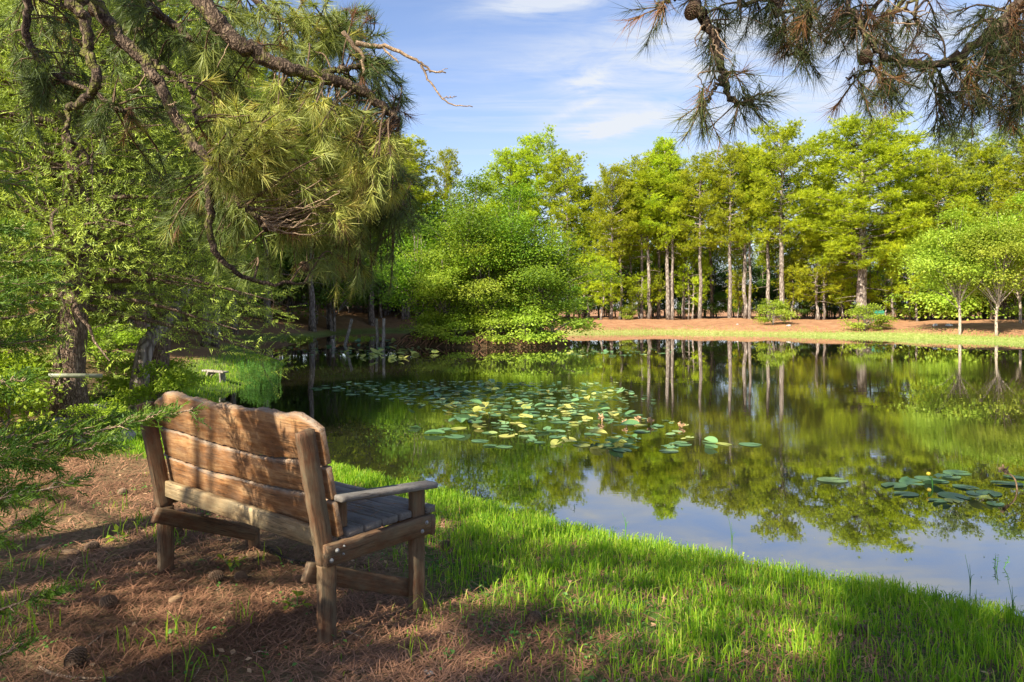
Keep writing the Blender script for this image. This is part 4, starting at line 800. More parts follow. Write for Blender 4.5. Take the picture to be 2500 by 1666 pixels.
flower(2278, 1188, .12, 'yellow', 'small yellow lily bud on a stalk above the right raft', .4); flower(2268, 1207, .03, 'yellow', 'small yellow lily bud low on the water of the right raft')
flower(2485, 1195, .20, 'dry', 'withered orange leaf on a bent stalk at the right edge', .7, 'withered_leaf')
for i, (xp, yp) in enumerate(((1560, 1030), (1530, 1040), (1590, 1038), (1665, 1045), (1470, 1030))): flower(xp, yp, .05 + .02 * (i % 3), 'dry', f'{["crumpled", "curled", "ragged", "lone", "small"][i]} dry lily leaf standing in the middle raft, {["behind the others", "left of the crumpled one", "right of the crumpled one", "at the right end", "at the left end"][i]}', .3, 'withered_leaf')

# ------------------------------------------------------------------ grass
def blades(acc, X, Y, H, Wd, g, r, bend=.5):
    n = len(X); az = g.uniform(0, 6.28, n); D = np.stack([np.cos(az), np.sin(az), 0 * az], 1); fa = g.uniform(0, 6.28, n); S = np.stack([np.cos(fa), np.sin(fa), 0 * fa], 1) * (Wd[:, None] * .5)
    B = np.stack([X, Y, ground(X, Y) - .004], 1); b = (g.random(n) ** 1.5 * bend + .05)[:, None]; Z = np.array([0, 0, 1.0]); H = H[:, None]
    m1 = B + Z * H * .5 + D * H * b * .18; m2 = B + Z * H * (.85 - .12 * b) + D * H * b * .55; tp = B + Z * H * (1.02 - .45 * b) + D * H * b * 1.15
    V = np.stack([B - S, B + S, m1 + S * .9, m1 - S * .9, m2 + S * .6, m2 - S * .6, tp], 1).reshape(-1, 3); k = np.arange(n)[:, None] * 7
    acc.add(V, np.concatenate([k + [5, 4, 6]], 0), np.concatenate([k + [0, 1, 2, 3], k + [3, 2, 4, 5]], 0), np.repeat(r, 7))
g = rng(200); a = Acc()
def scatter_grass(n, x0, x1, y0, y1, hmin, hmax, wdt, thr=0.0, power=1.6):
    X = g.uniform(x0, x1, n); Y = g.uniform(y0, y1, n); k = (np.abs(X) < Y * .76 + .5); X, Y = X[k], Y[k]; d = grassy(X, Y); tu = sines(X, Y, 14, 31) * .5 + .5; tu2 = sines(X, Y, 4.5, 33) * .5 + .5
    p = np.clip(d ** power * (.10 + 1.1 * tu * (.25 + 1.1 * tu2)), 0, 1) ; k = g.random(len(X)) < p; X, Y, d, tu = X[k], Y[k], d[k], tu[k]; s = shore(X, Y)
    H = (hmin + (hmax - hmin) * g.random(len(X)) ** 1.3) * (.45 + .6 * d) * (.7 + .5 * tu) * np.where(s < .25, .72, 1); blades(a, X, Y, H, np.full(len(X), wdt) * g.uniform(.6, 1.3, len(X)), g, np.clip(g.random(len(X)) * .92 + .05, 0, 1) ** 1.1, .8)
scatter_grass(170000, -2.2, 4.2, 2.6, 7.6, .04, .145, .0055, 0, 2.3)
scatter_grass(60000, -5, 1, 7.2, 10.5, .06, .18, .007)
scatter_grass(60000, -9.5, -3.5, 8.4, 26, .05, .15, .011)
# creeping fringe right at the waterline
n = 26000; X = g.uniform(-3, 4.4, n); Y = g.uniform(4, 9, n); s = shore(X, Y); k = (s > -.16) & (s < .10) & (g.random(n) < .9); X, Y = X[k], Y[k]; P = np.stack([X, Y, np.maximum(ground(X, Y), -.01) + g.random(len(X)) * .03], 1)
D = rdir(g, len(X)) * [1, 1, .4] + [0, 0, .3]; leaves(a, P, D, np.tile([0, 0, 1.0], (len(X), 1)) + g.normal(0, .4, (len(X), 3)), .028, .011, g, g.random(len(X)) * .5 + .4)
tag(obj('grass', a, M['grass']), 'bright green grass covering the near bank down to the water', 'grass', kind='stuff')
# sparse sprouts among the litter under the bench
a = Acc(); n = 900; cx_ = g.uniform(-4.0, 1.0, 90); cy_ = g.uniform(2.7, 7.5, 90); j = g.integers(0, 90, n); X = cx_[j] + g.normal(0, .06, n); Y = cy_[j] + g.normal(0, .06, n); k = shore(X, Y) > .3; X, Y = X[k], Y[k]
blades(a, X, Y, g.uniform(.05, .17, len(X)), np.full(len(X), .006), g, g.random(len(X)), 1.3); tag(obj('grass_sprouts', a, M['grass']), 'thin scattered grass sprouts among the needles by the bench', 'grass', kind='stuff')
# far bank grass
a = Acc(); n = 60000; xp = g.uniform(1380, 2560, n); Y = g.uniform(37, 64, n); X = (xp - 1250) / F * Y; s = shore(X, Y); k = (s > 0) & (s < 3.4) & (g.random(n) < (1 - s / 3.4) * .8 + .25 * (X > 20)); X, Y = X[k], Y[k]
blades(a, X, Y, g.uniform(.04, .13, len(X)), np.full(len(X), .03), g, g.random(len(X)), .8); tag(obj('bank_grass', a, M['grass_dry']), 'short yellow-green grass along the waterline of the far bank', 'grass', kind='stuff')
# weeds in the left shade
# low weeds, dry leaves and broken twigs among the grass and litter
a = Acc(); n = 2600; cx_ = g.uniform(-3.5, 4, 260); cy_ = g.uniform(2.7, 7.2, 260); j = g.integers(0, 260, n); X = cx_[j] + g.normal(0, .05, n); Y = cy_[j] + g.normal(0, .05, n); k = shore(X, Y) > .05; X, Y = X[k], Y[k]; n = len(X); az = g.uniform(0, 6.28, n)
leaves(a, np.stack([X, Y, ground(X, Y) + g.uniform(.005, .05, n)], 1), np.stack([np.cos(az), np.sin(az), .25 + 0 * az], 1), np.tile([0, 0, 1.0], (n, 1)) + g.normal(0, .25, (n, 3)), .026, .017, g, np.repeat(g.random(260), 1)[j[k]]); tag(obj('low_weeds', a, M['weed']), 'small broad-leaved weeds dotted through the grass and needles', 'weeds', kind='stuff')
a = Acc(); n = 520; X = g.uniform(-4, 4, n); Y = g.uniform(2.6, 8, n); k = shore(X, Y) > .1; X, Y = X[k], Y[k]; n = len(X); az = g.uniform(0, 6.28, n)
leaves(a, np.stack([X, Y, ground(X, Y) + g.uniform(.012, .03, n)], 1), np.stack([np.cos(az), np.sin(az), g.normal(0, .2, n)], 1), np.tile([0, 0, 1.0], (n, 1)) + g.normal(0, .35, (n, 3)), .045, .024, g, g.random(n)); tag(obj('dry_leaves', a, M['dead_leaf']), 'dry curled leaves strewn over the near ground', 'dry leaves', kind='stuff')
a = Acc()
for i in range(150):
    x, y = g.uniform(-3.6, 2.5), g.uniform(2.6, 6.5); t = g.uniform(0, 3.14); l = g.uniform(.04, .16); z = gz(x, y) + .012; d = np.array([math.cos(t), math.sin(t), 0]) * l; tube(a, [(x, y, z), np.array([x, y, z + .008]) + d * .5 + g.normal(0, .006, 3), np.array([x, y, z]) + d], [.003, .0025, .0015], 5)
tag(obj('broken_twigs', a, M['twig']), 'little broken twigs lying in the needle litter', 'twigs', kind='stuff')
# ------------------------------------------------------------------ litter of fallen needles, cones, twigs
a = Acc(); n = 150000; Y = 2.4 + 7.0 * g.random(n) ** 1.35; X = (g.uniform(-.78, .78, n)) * Y; s = shore(X, Y); k = (s > .25) & (g.random(n) < 1.05 - .75 * grassy(X, Y)) & (g.random(n) < .62 + .5 * sines(X, Y, 3.3, 44)); X, Y = X[k], Y[k]; n = len(X)
fl = sines(X, Y, 2.5, 41); az = g.uniform(0, 3.14, n); D = np.stack([np.cos(az), np.sin(az), g.normal(0, .16, n)], 1); Ln = g.uniform(.06, .13, n); B = np.stack([X, Y, ground(X, Y) + .003 + g.random(n) * .016 + np.clip(fl, 0, 1) * .006], 1)
mid = B + D * Ln[:, None] * .5 + np.array([0, 0, .006]); sd2 = unit(np.cross(D, [0, 0, 1.0])); bw = g.normal(0, .12, n)[:, None]; tip = B + D * Ln[:, None] + sd2 * bw * Ln[:, None]; wv = sd2 * .0014 * (.6 + .25 * Y[:, None])
V = np.stack([B - wv, B + wv, mid + wv, mid - wv, tip], 1).reshape(-1, 3); kk = np.arange(n)[:, None] * 5; a.add(V, kk + [3, 2, 4], kk + [0, 1, 2, 3], np.repeat(np.clip(g.random(n) * .75 + fl * .38, 0, 1), 5))
tag(obj('needle_litter', a, M['litter']), 'brown pine needles carpeting the ground around the bench', 'pine needles', kind='stuff')
def cone_mesh(L_=.075, Rr=.026):
    A = Acc(); n = 110
    for i in range(n):
        t = (i + .5) / n; az = i * 2.399; prof_ = math.sin(math.pi * min(1, t * .88 + .12)) ** .6; r0 = Rr * prof_ * .55; h = np.array([math.cos(az), math.sin(az), 0]); sd3 = np.array([-h[1], h[0], 0]); b = h * r0 + np.array([0, 0, t * L_]); e = h * Rr * (prof_ * 1.05 + .30) + np.array([0, 0, t * L_ + .009 - .006 * (1 - t)]); w_ = .0075 * prof_ + .002
        V = [b - sd3 * w_ * .5, b + sd3 * w_ * .5, e + sd3 * w_, e - sd3 * w_, e + np.array([0, 0, -.004]) + sd3 * w_ * .8, e + np.array([0, 0, -.004]) - sd3 * w_ * .8]; A.add(V, None, [(0, 1, 2, 3), (3, 2, 4, 5)], 0.5)
    tube(A, [(0, 0, 0), (0, 0, L_ * .5), (0, 0, L_ * .95)], [Rr * .3, Rr * .4, Rr * .15], 7); return A.mesh('pine_cone')
CM = cone_mesh(); CM.materials.append(M['cone'])
def gp(xp, yp):
    d = 4.0
    for _ in range(20): zz = gz((xp - 1250) / F * d, d); d = F * (HW - zz) / (yp - HY)
    return (xp - 1250) / F * d, d
for i, (xp, yp, sc, lab) in enumerate(((305, 1208, 1.0, 'pine cone lying left of the bench back leg'), (27, 1290, 1.0, 'pine cone at the left edge of the photo'), (438, 1312, 1.0, 'pine cone in the sunlit needles right behind the far bench leg'), (240, 1342, 1.0, 'pine cone in the sunlit needles left of the bench'), (250, 1484, 1.0, 'pine cone on the lower sunlit band of needles'), (172, 1640, 1.15, 'dark pine cone at the bottom left corner'), (545, 1418, 1.0, 'pine cone under the bench, left one of two'), (582, 1416, 1.0, 'pine cone under the bench, right one of two'), (1295, 1530, 1.1, 'dark pine cone standing in the grass right of the bench'), (2125, 1556, 1.0, 'dark pine cone in the grass at the right'), (222, 1068, 1.0, 'pine cone far left behind the bench'), (1075, 1345, .9, 'pine cone in the grass beside the bench front leg'))):
    x, y = gp(xp, yp); o = bpy.data.objects.new('pine_cone', CM); COL.objects.link(o); o.location = (x, y, gz(x, y) + .025); o.rotation_euler = (1.45 + .2 * math.sin(i), .2 * math.cos(i * 3), i * 1.9); o.scale = (sc * 1.05,) * 3; tag(o, lab, 'pine cone', 'pine cones on the ground')
def stick(pts, r, lab, seed, name='stick'):
    a = Acc(); P = []
    for xp, yp, h in pts: x, y = gp(xp, yp); P.append((x, y, gz(x, y) + h))
    sp = spline(P, 12); tube(a, sp, np.linspace(r, r * .5, len(sp)), 7, g=rng(seed), bump=.12); tag(obj(name, a, M['twig'] if r < .01 else M['bark_near'], smooth=True), lab, 'stick', 'sticks on the ground')
stick([(655, 1350, .03), (700, 1378, .03), (770, 1395, .05)], .018, 'thick broken stick on the ground under the bench', 1); stick([(95, 1635, .01), (140, 1655, .01), (210, 1662, .01), (300, 1660, .01)], .009, 'curved dark twig at the bottom left', 2); stick([(195, 1600, .01), (225, 1580, .02), (260, 1550, .02)], .007, 'bent twig above the corner cone', 3); stick([(840, 1545, .01), (885, 1562, .01)], .008, 'short dark twig right of the near bench leg', 4)
for i, (xp, yp, s, lab) in enumerate(((170, 1352, .07, 'bark flake lying in the sunlit needles at the left'), (430, 1468, .065, 'pale bark flake on the sunlit band behind the bench'), (1045, 1652, .03, 'pale stone in the needles at the bottom middle'), (105, 1340, .05, 'small bark chip left of the bark flake'))):
    x, y = gp(xp, yp); a = Acc(); gg = rng(i); n = 10; an = np.linspace(0, 6.28, n, endpoint=False); rr = s * gg.uniform(.7, 1.1, n); top = np.stack([np.cos(an) * rr, np.sin(an) * rr * .45, .012 + 0 * an + gg.random(n) * .006], 1); bot = top * [1.02, 1.02, 0] + [0, 0, -.004]; V = np.vstack([top, bot, [[0, 0, .02]]]); a.add(V, [(20, j, (j + 1) % n) for j in range(n)], [(j, 10 + j, 10 + (j + 1) % n, (j + 1) % n) for j in range(n)]); o = obj('bark_flake' if i != 2 else 'stone', a, M['dead_leaf' if i != 2 else 'rock'], loc=(x, y, gz(x, y) + .008)); o.rotation_euler.z = i * 1.3; tag(o, lab, 'bark' if i != 2 else 'stone')
# small broad-leaved seedlings
for i, (xp, yp, h, lab) in enumerate(((565, 1400, .10, 'green seedling with broad leaves under the bench'), (290, 1325, .08, 'sunlit seedling left of the bench'), (725, 1490, .07, 'little seedling behind the near bench leg'), (1590, 1420, .05, 'tiny leafy weed in the grass at the right'))):
    x, y = gp(xp, yp); r = empty('seedling', (x, y, gz(x, y)), lab, 'seedling', 'seedlings in the litter'); S = Acc(); Lf = Acc(); gg = rng(i + 50)
    for k in range(5): az = gg.uniform(0, 6.28); e = np.array([math.cos(az) * h * .6, math.sin(az) * h * .6, h * gg.uniform(.5, 1)]); tube(S, [(0, 0, 0), e * [.4, .4, .7], e], .0018, 4); D = np.tile(e * [1, 1, .1], (3, 1)) + gg.normal(0, .03, (3, 3)); leaves(Lf, np.tile(e, (3, 1)), D, np.tile([0, 0, 1.0], (3, 1)) + gg.normal(0, .2, (3, 3)), .055, .028, gg, gg.random(3))
    obj('stems', S, M['weed'], r); obj('leaves', Lf, M['leaf_light'], r)
# arching blade, tall single stems at the waterline
for i, (x, y, h, lab) in enumerate(((1.66, 5.42, .36, 'tall thin grass stalk standing at the waterline, right of middle'), (.95, 6.0, .2, 'thin grass stalk at the waterline left of the tall one'), (2.95, 4.62, .32, 'pale grass stalk in the water at the right'), (3.0, 4.3, .30, 'grass stalk at the right edge of the bank'))):
    a = Acc(); 
    for k in range(3): e = np.array([x + .03 * (k - 1), y, h * (1 - .2 * k)]); tube(a, spline([(x, y, -.02), (x + .004 * k, y, h * .5), e], 6), np.linspace(.003, .001, 7), 4)
    tag(obj('grass_stalk', a, M['weed']), lab, 'grass stalk', 'grass stalks at the waterline')
#@@PART4
# ------------------------------------------------------------------ the overhanging pines
def uv(p): return p @ UR, p @ UW
def overhang(name, lab, trunk, limbs, regions, seed, tuft_L, k_needles, cones=(), dead=(), nw=.0047, brown=.12, fm='pine_near'):
    """a pine whose trunk stands outside the frame; its limbs reach into view"""
    g = rng(seed); r = empty(name, (trunk[0][0], trunk[0][1], trunk[0][2]), lab, 'pine tree'); org = np.array(trunk[0], float); T = Acc()
    sp = spline(trunk, 16); rad = np.linspace(trunk[-1][3] if len(trunk[-1]) > 3 else .2, .08, len(sp)); sp = sp[:, :3] - org; tube(T, sp, np.linspace(.21, .07, len(sp)), 12, g=g, bump=.08); obj('trunk', T, M['bark_near'], r, smooth=True)
    skel = []
    for pts, r0, r1 in limbs:
        P = np.array(pts) - org; s = spline(P, 6 * len(P)); s = s + g.normal(0, .008, s.shape); a = Acc(); tube(a, s, np.linspace(r0, r1, len(s)), 9, g=g, bump=.13); obj('limb', a, M['bark_near'], r, smooth=True); skel.append(s)
    SK = np.concatenate(skel); Tw = Acc(); Fo = Acc(); TP, TA, TR = [], [], []
    for (x0, y0, x1, y1), n, (d0, d1), sun_tone, hang in regions:  # per-region tone
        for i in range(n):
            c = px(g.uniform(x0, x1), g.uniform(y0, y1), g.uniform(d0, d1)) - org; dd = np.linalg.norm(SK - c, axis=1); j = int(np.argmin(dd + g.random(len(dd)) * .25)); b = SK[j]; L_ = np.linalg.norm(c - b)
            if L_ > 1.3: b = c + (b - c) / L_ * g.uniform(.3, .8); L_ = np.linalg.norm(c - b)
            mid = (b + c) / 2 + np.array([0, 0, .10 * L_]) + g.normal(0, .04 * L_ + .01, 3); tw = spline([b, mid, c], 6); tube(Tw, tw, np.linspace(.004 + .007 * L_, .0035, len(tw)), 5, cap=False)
            ax = unit(tw[-1] - tw[-3] + np.array([0, 0, -hang * .04])); rr = sun_tone if g.random() > brown else .93
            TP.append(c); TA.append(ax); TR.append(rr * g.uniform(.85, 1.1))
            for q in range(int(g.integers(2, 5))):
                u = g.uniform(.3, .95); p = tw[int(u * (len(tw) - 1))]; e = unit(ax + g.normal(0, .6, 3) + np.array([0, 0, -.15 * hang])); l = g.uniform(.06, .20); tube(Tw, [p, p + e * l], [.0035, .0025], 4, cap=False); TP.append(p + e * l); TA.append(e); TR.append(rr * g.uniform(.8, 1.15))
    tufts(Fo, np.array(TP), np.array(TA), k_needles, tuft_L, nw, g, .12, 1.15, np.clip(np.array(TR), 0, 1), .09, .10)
    Dd = Acc()
    for pts, r0, r1 in dead:
        P = np.array(pts) - org; s = spline(P, 4 * len(P)); tube(Dd, s + g.normal(0, .004, s.shape), np.linspace(r0, r1, len(s)), 6)
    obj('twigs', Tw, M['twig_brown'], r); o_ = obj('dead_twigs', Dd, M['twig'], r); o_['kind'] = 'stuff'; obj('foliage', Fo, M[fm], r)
    for c, s in cones: o = obj('pine_cone', CM2, None, r); o.location = c - org; o.scale = (s,) * 3; o.rotation_euler = (2.6, .4, c[0] * 7)
    return r
CM2 = cone_mesh(.078, .024); CM2.materials.append(M['cone'])
def L3(d, *pts): return [px(x, y, d + (dd if True else 0)) for x, y, dd in pts]
TL = np.array([-4.9, 2.7, 6.3])
A1 = L3(4.6, (300, -200, .1), (490, 0, 0), (545, 70, 0), (600, 115, 0), (680, 160, .05), (780, 187, .1), (860, 210, .15), (920, 248, .2), (972, 295, .25))
A2 = L3(4.75, (790, 178, 0), (850, 168, .02), (885, 160, .0))
B1 = L3(4.3, (130, -130, .1), (225, 0, 0), (300, 100, 0), (360, 160, 0), (400, 230, 0), (440, 300, 0), (480, 360, 0), (520, 400, 0), (548, 425, 0))
B2 = L3(4.3, (372, 150, 0), (430, 190, .05), (470, 225, .08), (478, 305, .08)); B3 = L3(4.3, (505, 385, 0), (515, 470, .03), (512, 560, .06), (540, 640, .1), (640, 690, .2), (760, 690, .35))
C1 = L3(4.1, (150, -80, 0), (170, 0, 0), (205, 45, 0), (215, 130, 0), (238, 200, 0), (212, 236, 0), (165, 266, 0)); C2 = L3(4.1, (165, 266, 0), (166, 330, 0), (205, 368, 0), (226, 430, .02))
D1 = L3(4.9, (40, -100, 0), (62, 0, 0), (70, 100, 0), (130, 180, 0), (220, 225, 0), (310, 275, 0)); E1 = L3(5.3, (270, -140, 0), (355, 5, 0), (430, 62, 0), (475, 105, 0), (550, 190, .1), (640, 280, .2), (740, 330, .3), (820, 370, .3)); G1 = L3(5.6, (480, -120, 0), (620, 0, 0), (720, 60, 0), (810, 80, 0), (880, 130, .1)); H1 = L3(5.0, (548, 425, 0), (640, 440, .1), (760, 450, .2), (880, 470, .3), (980, 490, .4)); H2 = L3(4.6, (548, 425, -.2), (575, 480, -.2), (640, 545, -.1), (655, 560, 0))
lim = []
for P, r0, r1 in ((A1, .058, .026), (A2, .022, .014), (B1, .040, .024), (B2, .017, .011), (B3, .030, .008), (C1, .032, .022), (C2, .014, .007), (D1, .028, .015), (E1, .035, .012), (G1, .03, .01), (H1, .018, .006), (H2, .020, .016)): lim.append((P, r0, r1))
for i, (P, r0, r1) in enumerate(lim):
    if i in (0, 2, 5, 7, 8, 9): lim[i] = ([TL + np.array([0, 0, .5 * (i % 3) - .3])] + [(TL + P[0]) / 2 + np.array([0, 0, .35])] + P, r0 * 1.25, r1)
dead = [(L3(4.75, (838, 78, 0), (862, 110, 0), (885, 135, 0), (890, 180, 0)), .016, .012), (L3(4.75, (868, 106, 0), (915, 112, 0), (950, 116, 0), (1000, 140, 0), (1028, 156, 0), (1058, 176, 0), (1090, 178, 0)), .018, .004), (L3(4.75, (1028, 156, 0), (1045, 195, 0), (1080, 240, 0), (1115, 258, 0), (1155, 260, 0)), .008, .003), (L3(4.75, (930, 114, 0), (960, 140, 0), (972, 152, 0)), .009, .004), (L3(4.75, (1040, 170, 0), (1062, 178, 0), (1092, 166, 0)), .005, .002), (L3(4.75, (1080, 240, 0), (1100, 238, 0), (1114, 236, 0)), .004, .002)]
gd = rng(4)
for i in range(46):       # fan of thin pale dead twigs under the second limb
    y0 = gd.uniform(470, 555); x0 = 575 + (y0 - 470) * .9; x1, y1 = x0 + gd.uniform(40, 190), y0 + gd.uniform(-75, 25); d = gd.uniform(-.2, .2); dead.append((L3(4.5, (x0, y0, 0), ((x0 + x1) / 2 + gd.uniform(-10, 10), (y0 + y1) / 2 + gd.uniform(-4, 24), d * .5), (x1, y1, d), (x1 + gd.uniform(8, 30), y1 + gd.uniform(-22, 10), d)), .005, .002))
for i in range(12):
    s = A1 if i % 2 else B1; j = int(gd.integers(2, len(s) - 1)); b = s[j] + (s[j + 1] - s[j]) * gd.random() if j + 1 < len(s) else s[j]; e = unit(gd.normal(size=3) + [0.2, 0, -.8]); l = gd.uniform(.08, .25); dead.append(([b, b + e * l * .5 + gd.normal(0, .02, 3), b + e * l + gd.normal(0, .04, 3)], .005, .002))
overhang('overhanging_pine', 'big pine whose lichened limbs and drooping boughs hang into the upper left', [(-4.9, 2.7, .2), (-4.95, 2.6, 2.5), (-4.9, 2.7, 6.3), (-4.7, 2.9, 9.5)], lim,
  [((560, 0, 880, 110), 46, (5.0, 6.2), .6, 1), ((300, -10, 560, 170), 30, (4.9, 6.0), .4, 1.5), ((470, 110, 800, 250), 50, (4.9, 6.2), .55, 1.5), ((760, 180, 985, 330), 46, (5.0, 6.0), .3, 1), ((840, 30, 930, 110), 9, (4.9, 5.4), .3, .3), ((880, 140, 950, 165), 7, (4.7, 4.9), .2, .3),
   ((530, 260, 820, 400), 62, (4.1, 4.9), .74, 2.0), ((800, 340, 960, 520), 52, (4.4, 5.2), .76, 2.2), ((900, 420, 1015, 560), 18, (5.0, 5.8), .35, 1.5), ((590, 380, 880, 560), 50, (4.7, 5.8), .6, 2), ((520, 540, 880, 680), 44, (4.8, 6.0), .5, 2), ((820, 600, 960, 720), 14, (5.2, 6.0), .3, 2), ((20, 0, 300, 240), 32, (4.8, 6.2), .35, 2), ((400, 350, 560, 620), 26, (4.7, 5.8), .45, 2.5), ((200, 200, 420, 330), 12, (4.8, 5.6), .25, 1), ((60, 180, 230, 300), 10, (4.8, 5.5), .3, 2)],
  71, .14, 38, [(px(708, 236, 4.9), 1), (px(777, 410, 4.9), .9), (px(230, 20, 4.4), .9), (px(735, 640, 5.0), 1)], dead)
TR_ = np.array([5.0, 1.6, 6.0])
R1 = L3(3.3, (1640, -190, .2), (1690, -10, 0), (1722, 45, 0), (1742, 95, 0), (1758, 150, 0), (1770, 205, 0), (1776, 235, 0)); R2 = L3(3.3, (1776, 235, 0), (1800, 255, 0), (1845, 248, 0)); R3 = L3(3.3, (1768, 180, 0), (1735, 230, 0), (1712, 262, 0)); R3b = L3(3.3, (1690, -10, 0), (1640, 0, .0), (1606, 24, 0))
R4 = L3(3.5, (2560, -60, 0), (2495, 5, 0), (2450, 55, 0), (2350, 130, 0), (2290, 160, 0), (2230, 158, 0), (2150, 130, 0), (2100, 60, 0), (2060, -20, .1)); R5 = L3(3.4, (2450, 55, 0), (2452, 140, 0), (2462, 200, 0), (2485, 262, 0)); R6 = L3(3.4, (2345, 140, 0), (2372, 180, 0), (2390, 230, 0), (2400, 268, 0)); R7 = L3(3.4, (2280, 160, 0), (2286, 210, 0), (2300, 250, 0)); R8 = L3(3.5, (2120, 110, 0), (2125, 160, 0), (2150, 200, 0), (2180, 232, 0)); R9 = L3(3.7, (1860, -80, 0), (1895, 0, 0), (1915, 70, 0), (1922, 132, 0)); R10 = L3(3.6, (1960, -60, 0), (1975, 20, 0), (1968, 95, 0)); R11 = L3(3.5, (2125, 165, 0), (2090, 185, 0), (2066, 190, 0)); R12 = L3(3.7, (2250, -60, 0), (2230, 10, 0), (2245, 80, 0)); R13 = L3(3.8, (2150, -120, 0), (2180, -40, 0), (2100, 60, 0))
lim = [(R1, .028, .013), (R2, .009, .005), (R3, .009, .005), (R3b, .009, .005), (R4, .026, .011), (R5, .016, .008), (R6, .010, .005), (R7, .008, .005), (R8, .009, .005), (R9, .012, .006), (R10, .012, .006), (R11, .006, .004), (R12, .014, .007), (R13, .02, .01)]
for i in (0, 4, 9, 10, 12, 13):
    P, r0, r1 = lim[i]; lim[i] = ([TR_ + np.array([0, 0, .3 * (i % 3)]), (TR_ + P[0]) / 2 + np.array([0, .1, .5])] + P, r0 * 1.3, r1)
dead = []
for i in range(46):
    s = [R1, R9, R10, R4, R12, R6][i % 6]; j = int(gd.integers(1, len(s) - 1)); b = s[j] + (s[j + 1] - s[j]) * gd.random(); e = unit(gd.normal(size=3) + [0, 0, -.6]); l = gd.uniform(.08, .3); dead.append(([b, b + e * l * .5 + gd.normal(0, .02, 3), b + e * l + gd.normal(0, .04, 3)], .0045, .0018))
overhang('overhanging_pine', 'pine whose shade-toned boughs with cones hang against the sky at the upper right', [(5.0, 1.6, .25), (5.05, 1.5, 3), (5.0, 1.6, 6.0), (4.9, 1.5, 9.0)], lim,
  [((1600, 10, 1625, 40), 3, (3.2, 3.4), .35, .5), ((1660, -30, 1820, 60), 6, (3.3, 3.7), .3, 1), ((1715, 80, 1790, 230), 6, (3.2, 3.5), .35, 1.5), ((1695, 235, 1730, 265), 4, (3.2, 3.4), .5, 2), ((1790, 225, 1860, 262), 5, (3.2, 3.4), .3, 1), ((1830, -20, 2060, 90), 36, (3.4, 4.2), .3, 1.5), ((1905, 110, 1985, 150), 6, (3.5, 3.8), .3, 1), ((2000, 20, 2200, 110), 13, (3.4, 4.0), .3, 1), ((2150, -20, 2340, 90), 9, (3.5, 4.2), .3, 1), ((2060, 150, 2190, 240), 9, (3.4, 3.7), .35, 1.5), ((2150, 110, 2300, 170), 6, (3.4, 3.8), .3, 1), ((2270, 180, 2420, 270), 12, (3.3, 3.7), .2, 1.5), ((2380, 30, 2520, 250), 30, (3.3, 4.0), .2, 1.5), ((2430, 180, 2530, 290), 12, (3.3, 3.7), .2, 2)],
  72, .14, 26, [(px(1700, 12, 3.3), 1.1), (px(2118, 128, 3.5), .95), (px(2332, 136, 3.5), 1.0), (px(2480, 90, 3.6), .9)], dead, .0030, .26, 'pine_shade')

# ------------------------------------------------------------------ near cedar reaching in from the left
g = rng(90); nc_ = empty('near_cedar', (-2.9, 1.5, .3), 'near cedar whose feathery branches reach in from the left edge', 'cedar tree'); og = np.array([-2.9, 1.5, .3]); T = Acc(); tube(T, np.array([(0, 0, -.3), (.02, 0, 1.5), (-.05, .05, 3.5), (0, .1, 5.6)]), [.13, .11, .07, .02], 10, g=g, bump=.1); obj('trunk', T, M['bark_cedar'], nc_, smooth=True)
Fo = Acc(); Tw = Acc()
def bough(p0, p1, wid, n, sag=.0):
    p0 = np.array(p0) - og; p1 = np.array(p1) - og; L_ = np.linalg.norm(p1 - p0); ax = unit(p1 - p0); s = np.linspace(0, 1, 8)[:, None]; pl = p0 + (p1 - p0) * s + np.array([0, 0, -sag]) * (4 * s * (1 - s)); tube(Tw, pl, np.linspace(.011, .003, 8), 5, cap=False)
    side = unit(np.cross(ax, [0, 0, 1.0]))
    for i in range(int(n * 1.8)):
        u = g.uniform(.15, 1.0); q = np.array([np.interp(u, s[:, 0], pl[:, c]) for c in range(3)]); sg = 1 if i % 2 else -1; d = unit(ax * .8 + side * sg * g.uniform(.3, 1) + np.array([0, 0, g.normal(0, .35)])); l = wid * g.uniform(.5, 1.1) * (1.15 - u); e = q + d * l; tube(Tw, [q, (q + e) / 2 + [0, 0, .01], e], [.0028, .002, .001], 3, cap=False)
        m = int(3 + l / .03)
        for j in range(m):
            t = (j + 1) / m; b = q + (e - q) * t; sd4 = unit(np.cross(d, g.normal(size=3))); dd = unit(d + sd4 * (.75 if j < m - 1 else .1)); k = 8; ll = .055 * g.uniform(.6, 1.2); uu = np.linspace(0, 1, k)[:, None]; P = b + dd * ll * uu; pn = unit(np.cross(dd, g.normal(size=3))); D = dd * 1.0 + pn * np.tile([.7, -.7], k // 2)[:, None]
            needles(Fo, P, D, .024 * (1.2 - uu[:, 0] * .5), .0055, g, np.full(k, g.random()), 0)
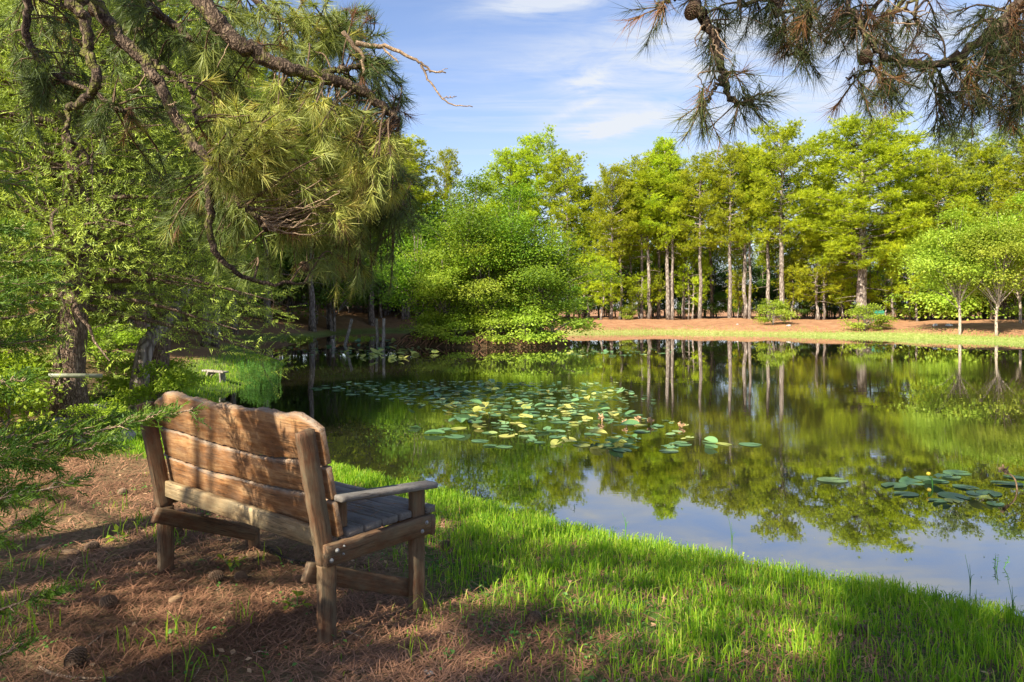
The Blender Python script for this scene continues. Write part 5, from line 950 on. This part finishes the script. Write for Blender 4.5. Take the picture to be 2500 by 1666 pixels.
for (a_, b_, w_, n_, sg_) in (((-2.9, 1.5, 1.35), px(470, 1000, 2.75), .28, 60, .05), ((-2.8, 1.6, 1.3), px(250, 1090, 2.35), .30, 70, .03), ((-2.8, 1.5, 1.2), px(180, 1180, 2.2), .28, 60, .02), ((-2.8, 1.5, 1.45), px(330, 1010, 2.9), .26, 45, .05), ((-2.7, 1.4, 1.0), px(100, 1270, 2.05), .25, 45, .02), ((-2.6, 1.4, .75), px(140, 1440, 2.1), .2, 34, 0), ((-2.6, 1.4, .6), px(100, 1560, 2.1), .16, 20, 0),
    ((-2.9, 1.5, 2.3), px(60, 560, 2.6), .30, 60, .03), ((-2.9, 1.5, 2.1), px(110, 640, 2.8), .32, 70, .03), ((-2.9, 1.5, 1.9), px(90, 740, 2.6), .32, 70, .03), ((-2.9, 1.5, 2.6), px(90, 460, 3.0), .32, 70, .03), ((-2.9, 1.5, 1.7), px(110, 830, 2.7), .30, 60, .03), ((-2.9, 1.5, 1.6), px(60, 930, 2.4), .28, 50, .0), ((-2.9, 1.5, 2.8), px(60, 380, 3.1), .30, 50, 0), ((-2.9, 1.5, 2.0), px(150, 690, 3.3), .30, 60, .03), ((-2.9, 1.5, 1.5), px(30, 1120, 2.2), .3, 50, .0), ((-2.9, 1.5, 1.4), px(60, 1200, 2.3), .28, 50, .0)):
    bough(a_, b_, w_, n_, sg_)
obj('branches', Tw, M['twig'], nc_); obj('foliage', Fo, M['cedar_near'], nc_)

# ------------------------------------------------------------------ unseen pines behind the camera, crowns shaped to cast the bank's shade
def gnd(xp, yp, z=.3): d = F * (HW - z) / (yp - HY); return ((xp - 1250) / F * d, d)
def drop(p): t = (p[2] - .3) / -LD[2]; return (p[0] + LD[0] * t, p[1] + LD[1] * t)
CLEAR = [(*gnd(-80, 1285), *gnd(620, 1312), .26, 1), (*gnd(-60, 1440), *gnd(380, 1475), .16, 1), (*gnd(380, 1475), *gnd(720, 1440), .13, 1), (*gnd(820, 1480), *gnd(960, 1500), .10, 1), (*gnd(380, 1560), *gnd(500, 1550), .05, 1), (*gnd(1640, 1450), *gnd(1760, 1430), .10, 1), (*gnd(0, 1560), *gnd(200, 1600), .05, .6),
    (*drop((-2.15, 4.35, 1.12)), *drop((-.95, 3.45, 1.12)), .36, .78), (*gnd(1300, 1430), *gnd(1500, 1400), .12, .5), (*gnd(1900, 1500), *gnd(2300, 1590), .14, .5), (*gnd(1100, 1560), *gnd(1500, 1600), .08, .5), (*gnd(60, 1130), *gnd(300, 1160), .16, .6), (*gnd(1250, 1400), *gnd(1900, 1470), .2, .45), (*gnd(1500, 1560), *gnd(2400, 1640), .12, .5)]  # sun patches wanted on ground and bench, kept free of crown clumps
def shaded(x, y):
    """chance of placing a crown clump to shade a spot"""
    n1 = float(sines(np.array(x), np.array(y), 4.0, 51)); w_ = np.interp(x, [-3, -2, 0, .9, 2.2, 3.2], [3.0, 2.2, 1.15, .62, .26, .2]) + .14 * n1
    s = float(shore(np.array([x]), np.array([y]))[0])
    if s < w_: return 0
    k = (.92 if x < .2 else .62) if x > -3.6 else .45
    for a0, b0, a1, b1, r_, q in CLEAR:
        du, dv = a1 - a0, b1 - b0; t = min(1, max(0, ((x - a0) * du + (y - b0) * dv) / (du * du + dv * dv))); d_ = math.hypot(x - a0 - t * du, y - b0 - t * dv) + .06 * float(sines(np.array(x), np.array(y), 7.0, 53))
        if d_ < r_ + .10 and (q == 1 or float(sines(np.array(x * 1.7), np.array(y), 8.0, 52)) * .5 + .5 > 1 - q): k = 0
    return k
g = rng(300); TK = [(-7.6, -1.6), (-4.6, -5.0), (-10.5, -4.5), (-1.6, -6.6)]; CL = [[] for _ in TK]
for i in range(8000):
    if i % 5: x, y, z, s = g.uniform(-5.2, 5.2), g.uniform(1.2, 7.6), .3, g.uniform(9, 15); k = shaded(x, y)
    else: x, y, z, s = g.uniform(-3.2, 4.6), g.uniform(2, 6), 3.3, g.uniform(6, 11); k = .78 if x > .3 else (.22 if y > 3.5 else 0)
    if g.random() > k: continue  # keeps clumps only where their shadow is wanted
    p = np.array([x, y, z]) - LD * s
    if p[1] > -.3 and abs(p[0]) < p[1] * .74 + .8: continue
    hit_ = drop(p)
    if z > 1 and (shore(np.array([hit_[0]]), np.array([hit_[1]]))[0] > -1.5 and shaded(*hit_) == 0): continue
    CL[int(np.argmin([(p[0] - a_) ** 2 + (p[1] - b_) ** 2 for a_, b_ in TK]))].append(p)
for (tx, ty), pts, lab in zip(TK, CL, ('unseen pine left of the frame, nearest to the bench, crown shaped to shade the bank', 'unseen pine behind the camera, crown shaped to shade the bank', 'unseen pine farthest to the left behind the camera, crown shaped to shade the bank', 'unseen pine behind the camera on the right, crown shaped to shade the bank')):
    if not pts: continue
    P = np.array(pts); z0 = gz(tx, ty); r = empty('pine_tree', (tx, ty, z0), lab, 'pine tree'); o = np.array([tx, ty, z0]); T = Acc(); Hh = P[:, 2].max() + 1; tube(T, [(0, 0, -.3), (.05, 0, Hh * .4), (0, .05, Hh * .75), (0, 0, Hh)], [.22, .18, .12, .03], 10, g=g, bump=.06)
    for p in P[::9]: q = p - o; b = np.array([0, 0, max(1.5, q[2] - .35 * np.linalg.norm(q[:2]))]); tube(T, [b, (b + q) / 2 + [0, 0, .15], q], [.035, .022, .008], 5, cap=False)
    obj('trunk', T, M['bark'], r, smooth=True); Fo = Acc(); k = 5; Q = np.repeat(P - o, k, 0) + g.normal(0, .06, (len(P) * k, 3)); tufts(Fo, Q, rdir(g, len(Q)) * [1, 1, .6] + [0, 0, .5], 16, .12, .008, g, .1, 1.3); obj('crown', Fo, M['pine_near'], r)
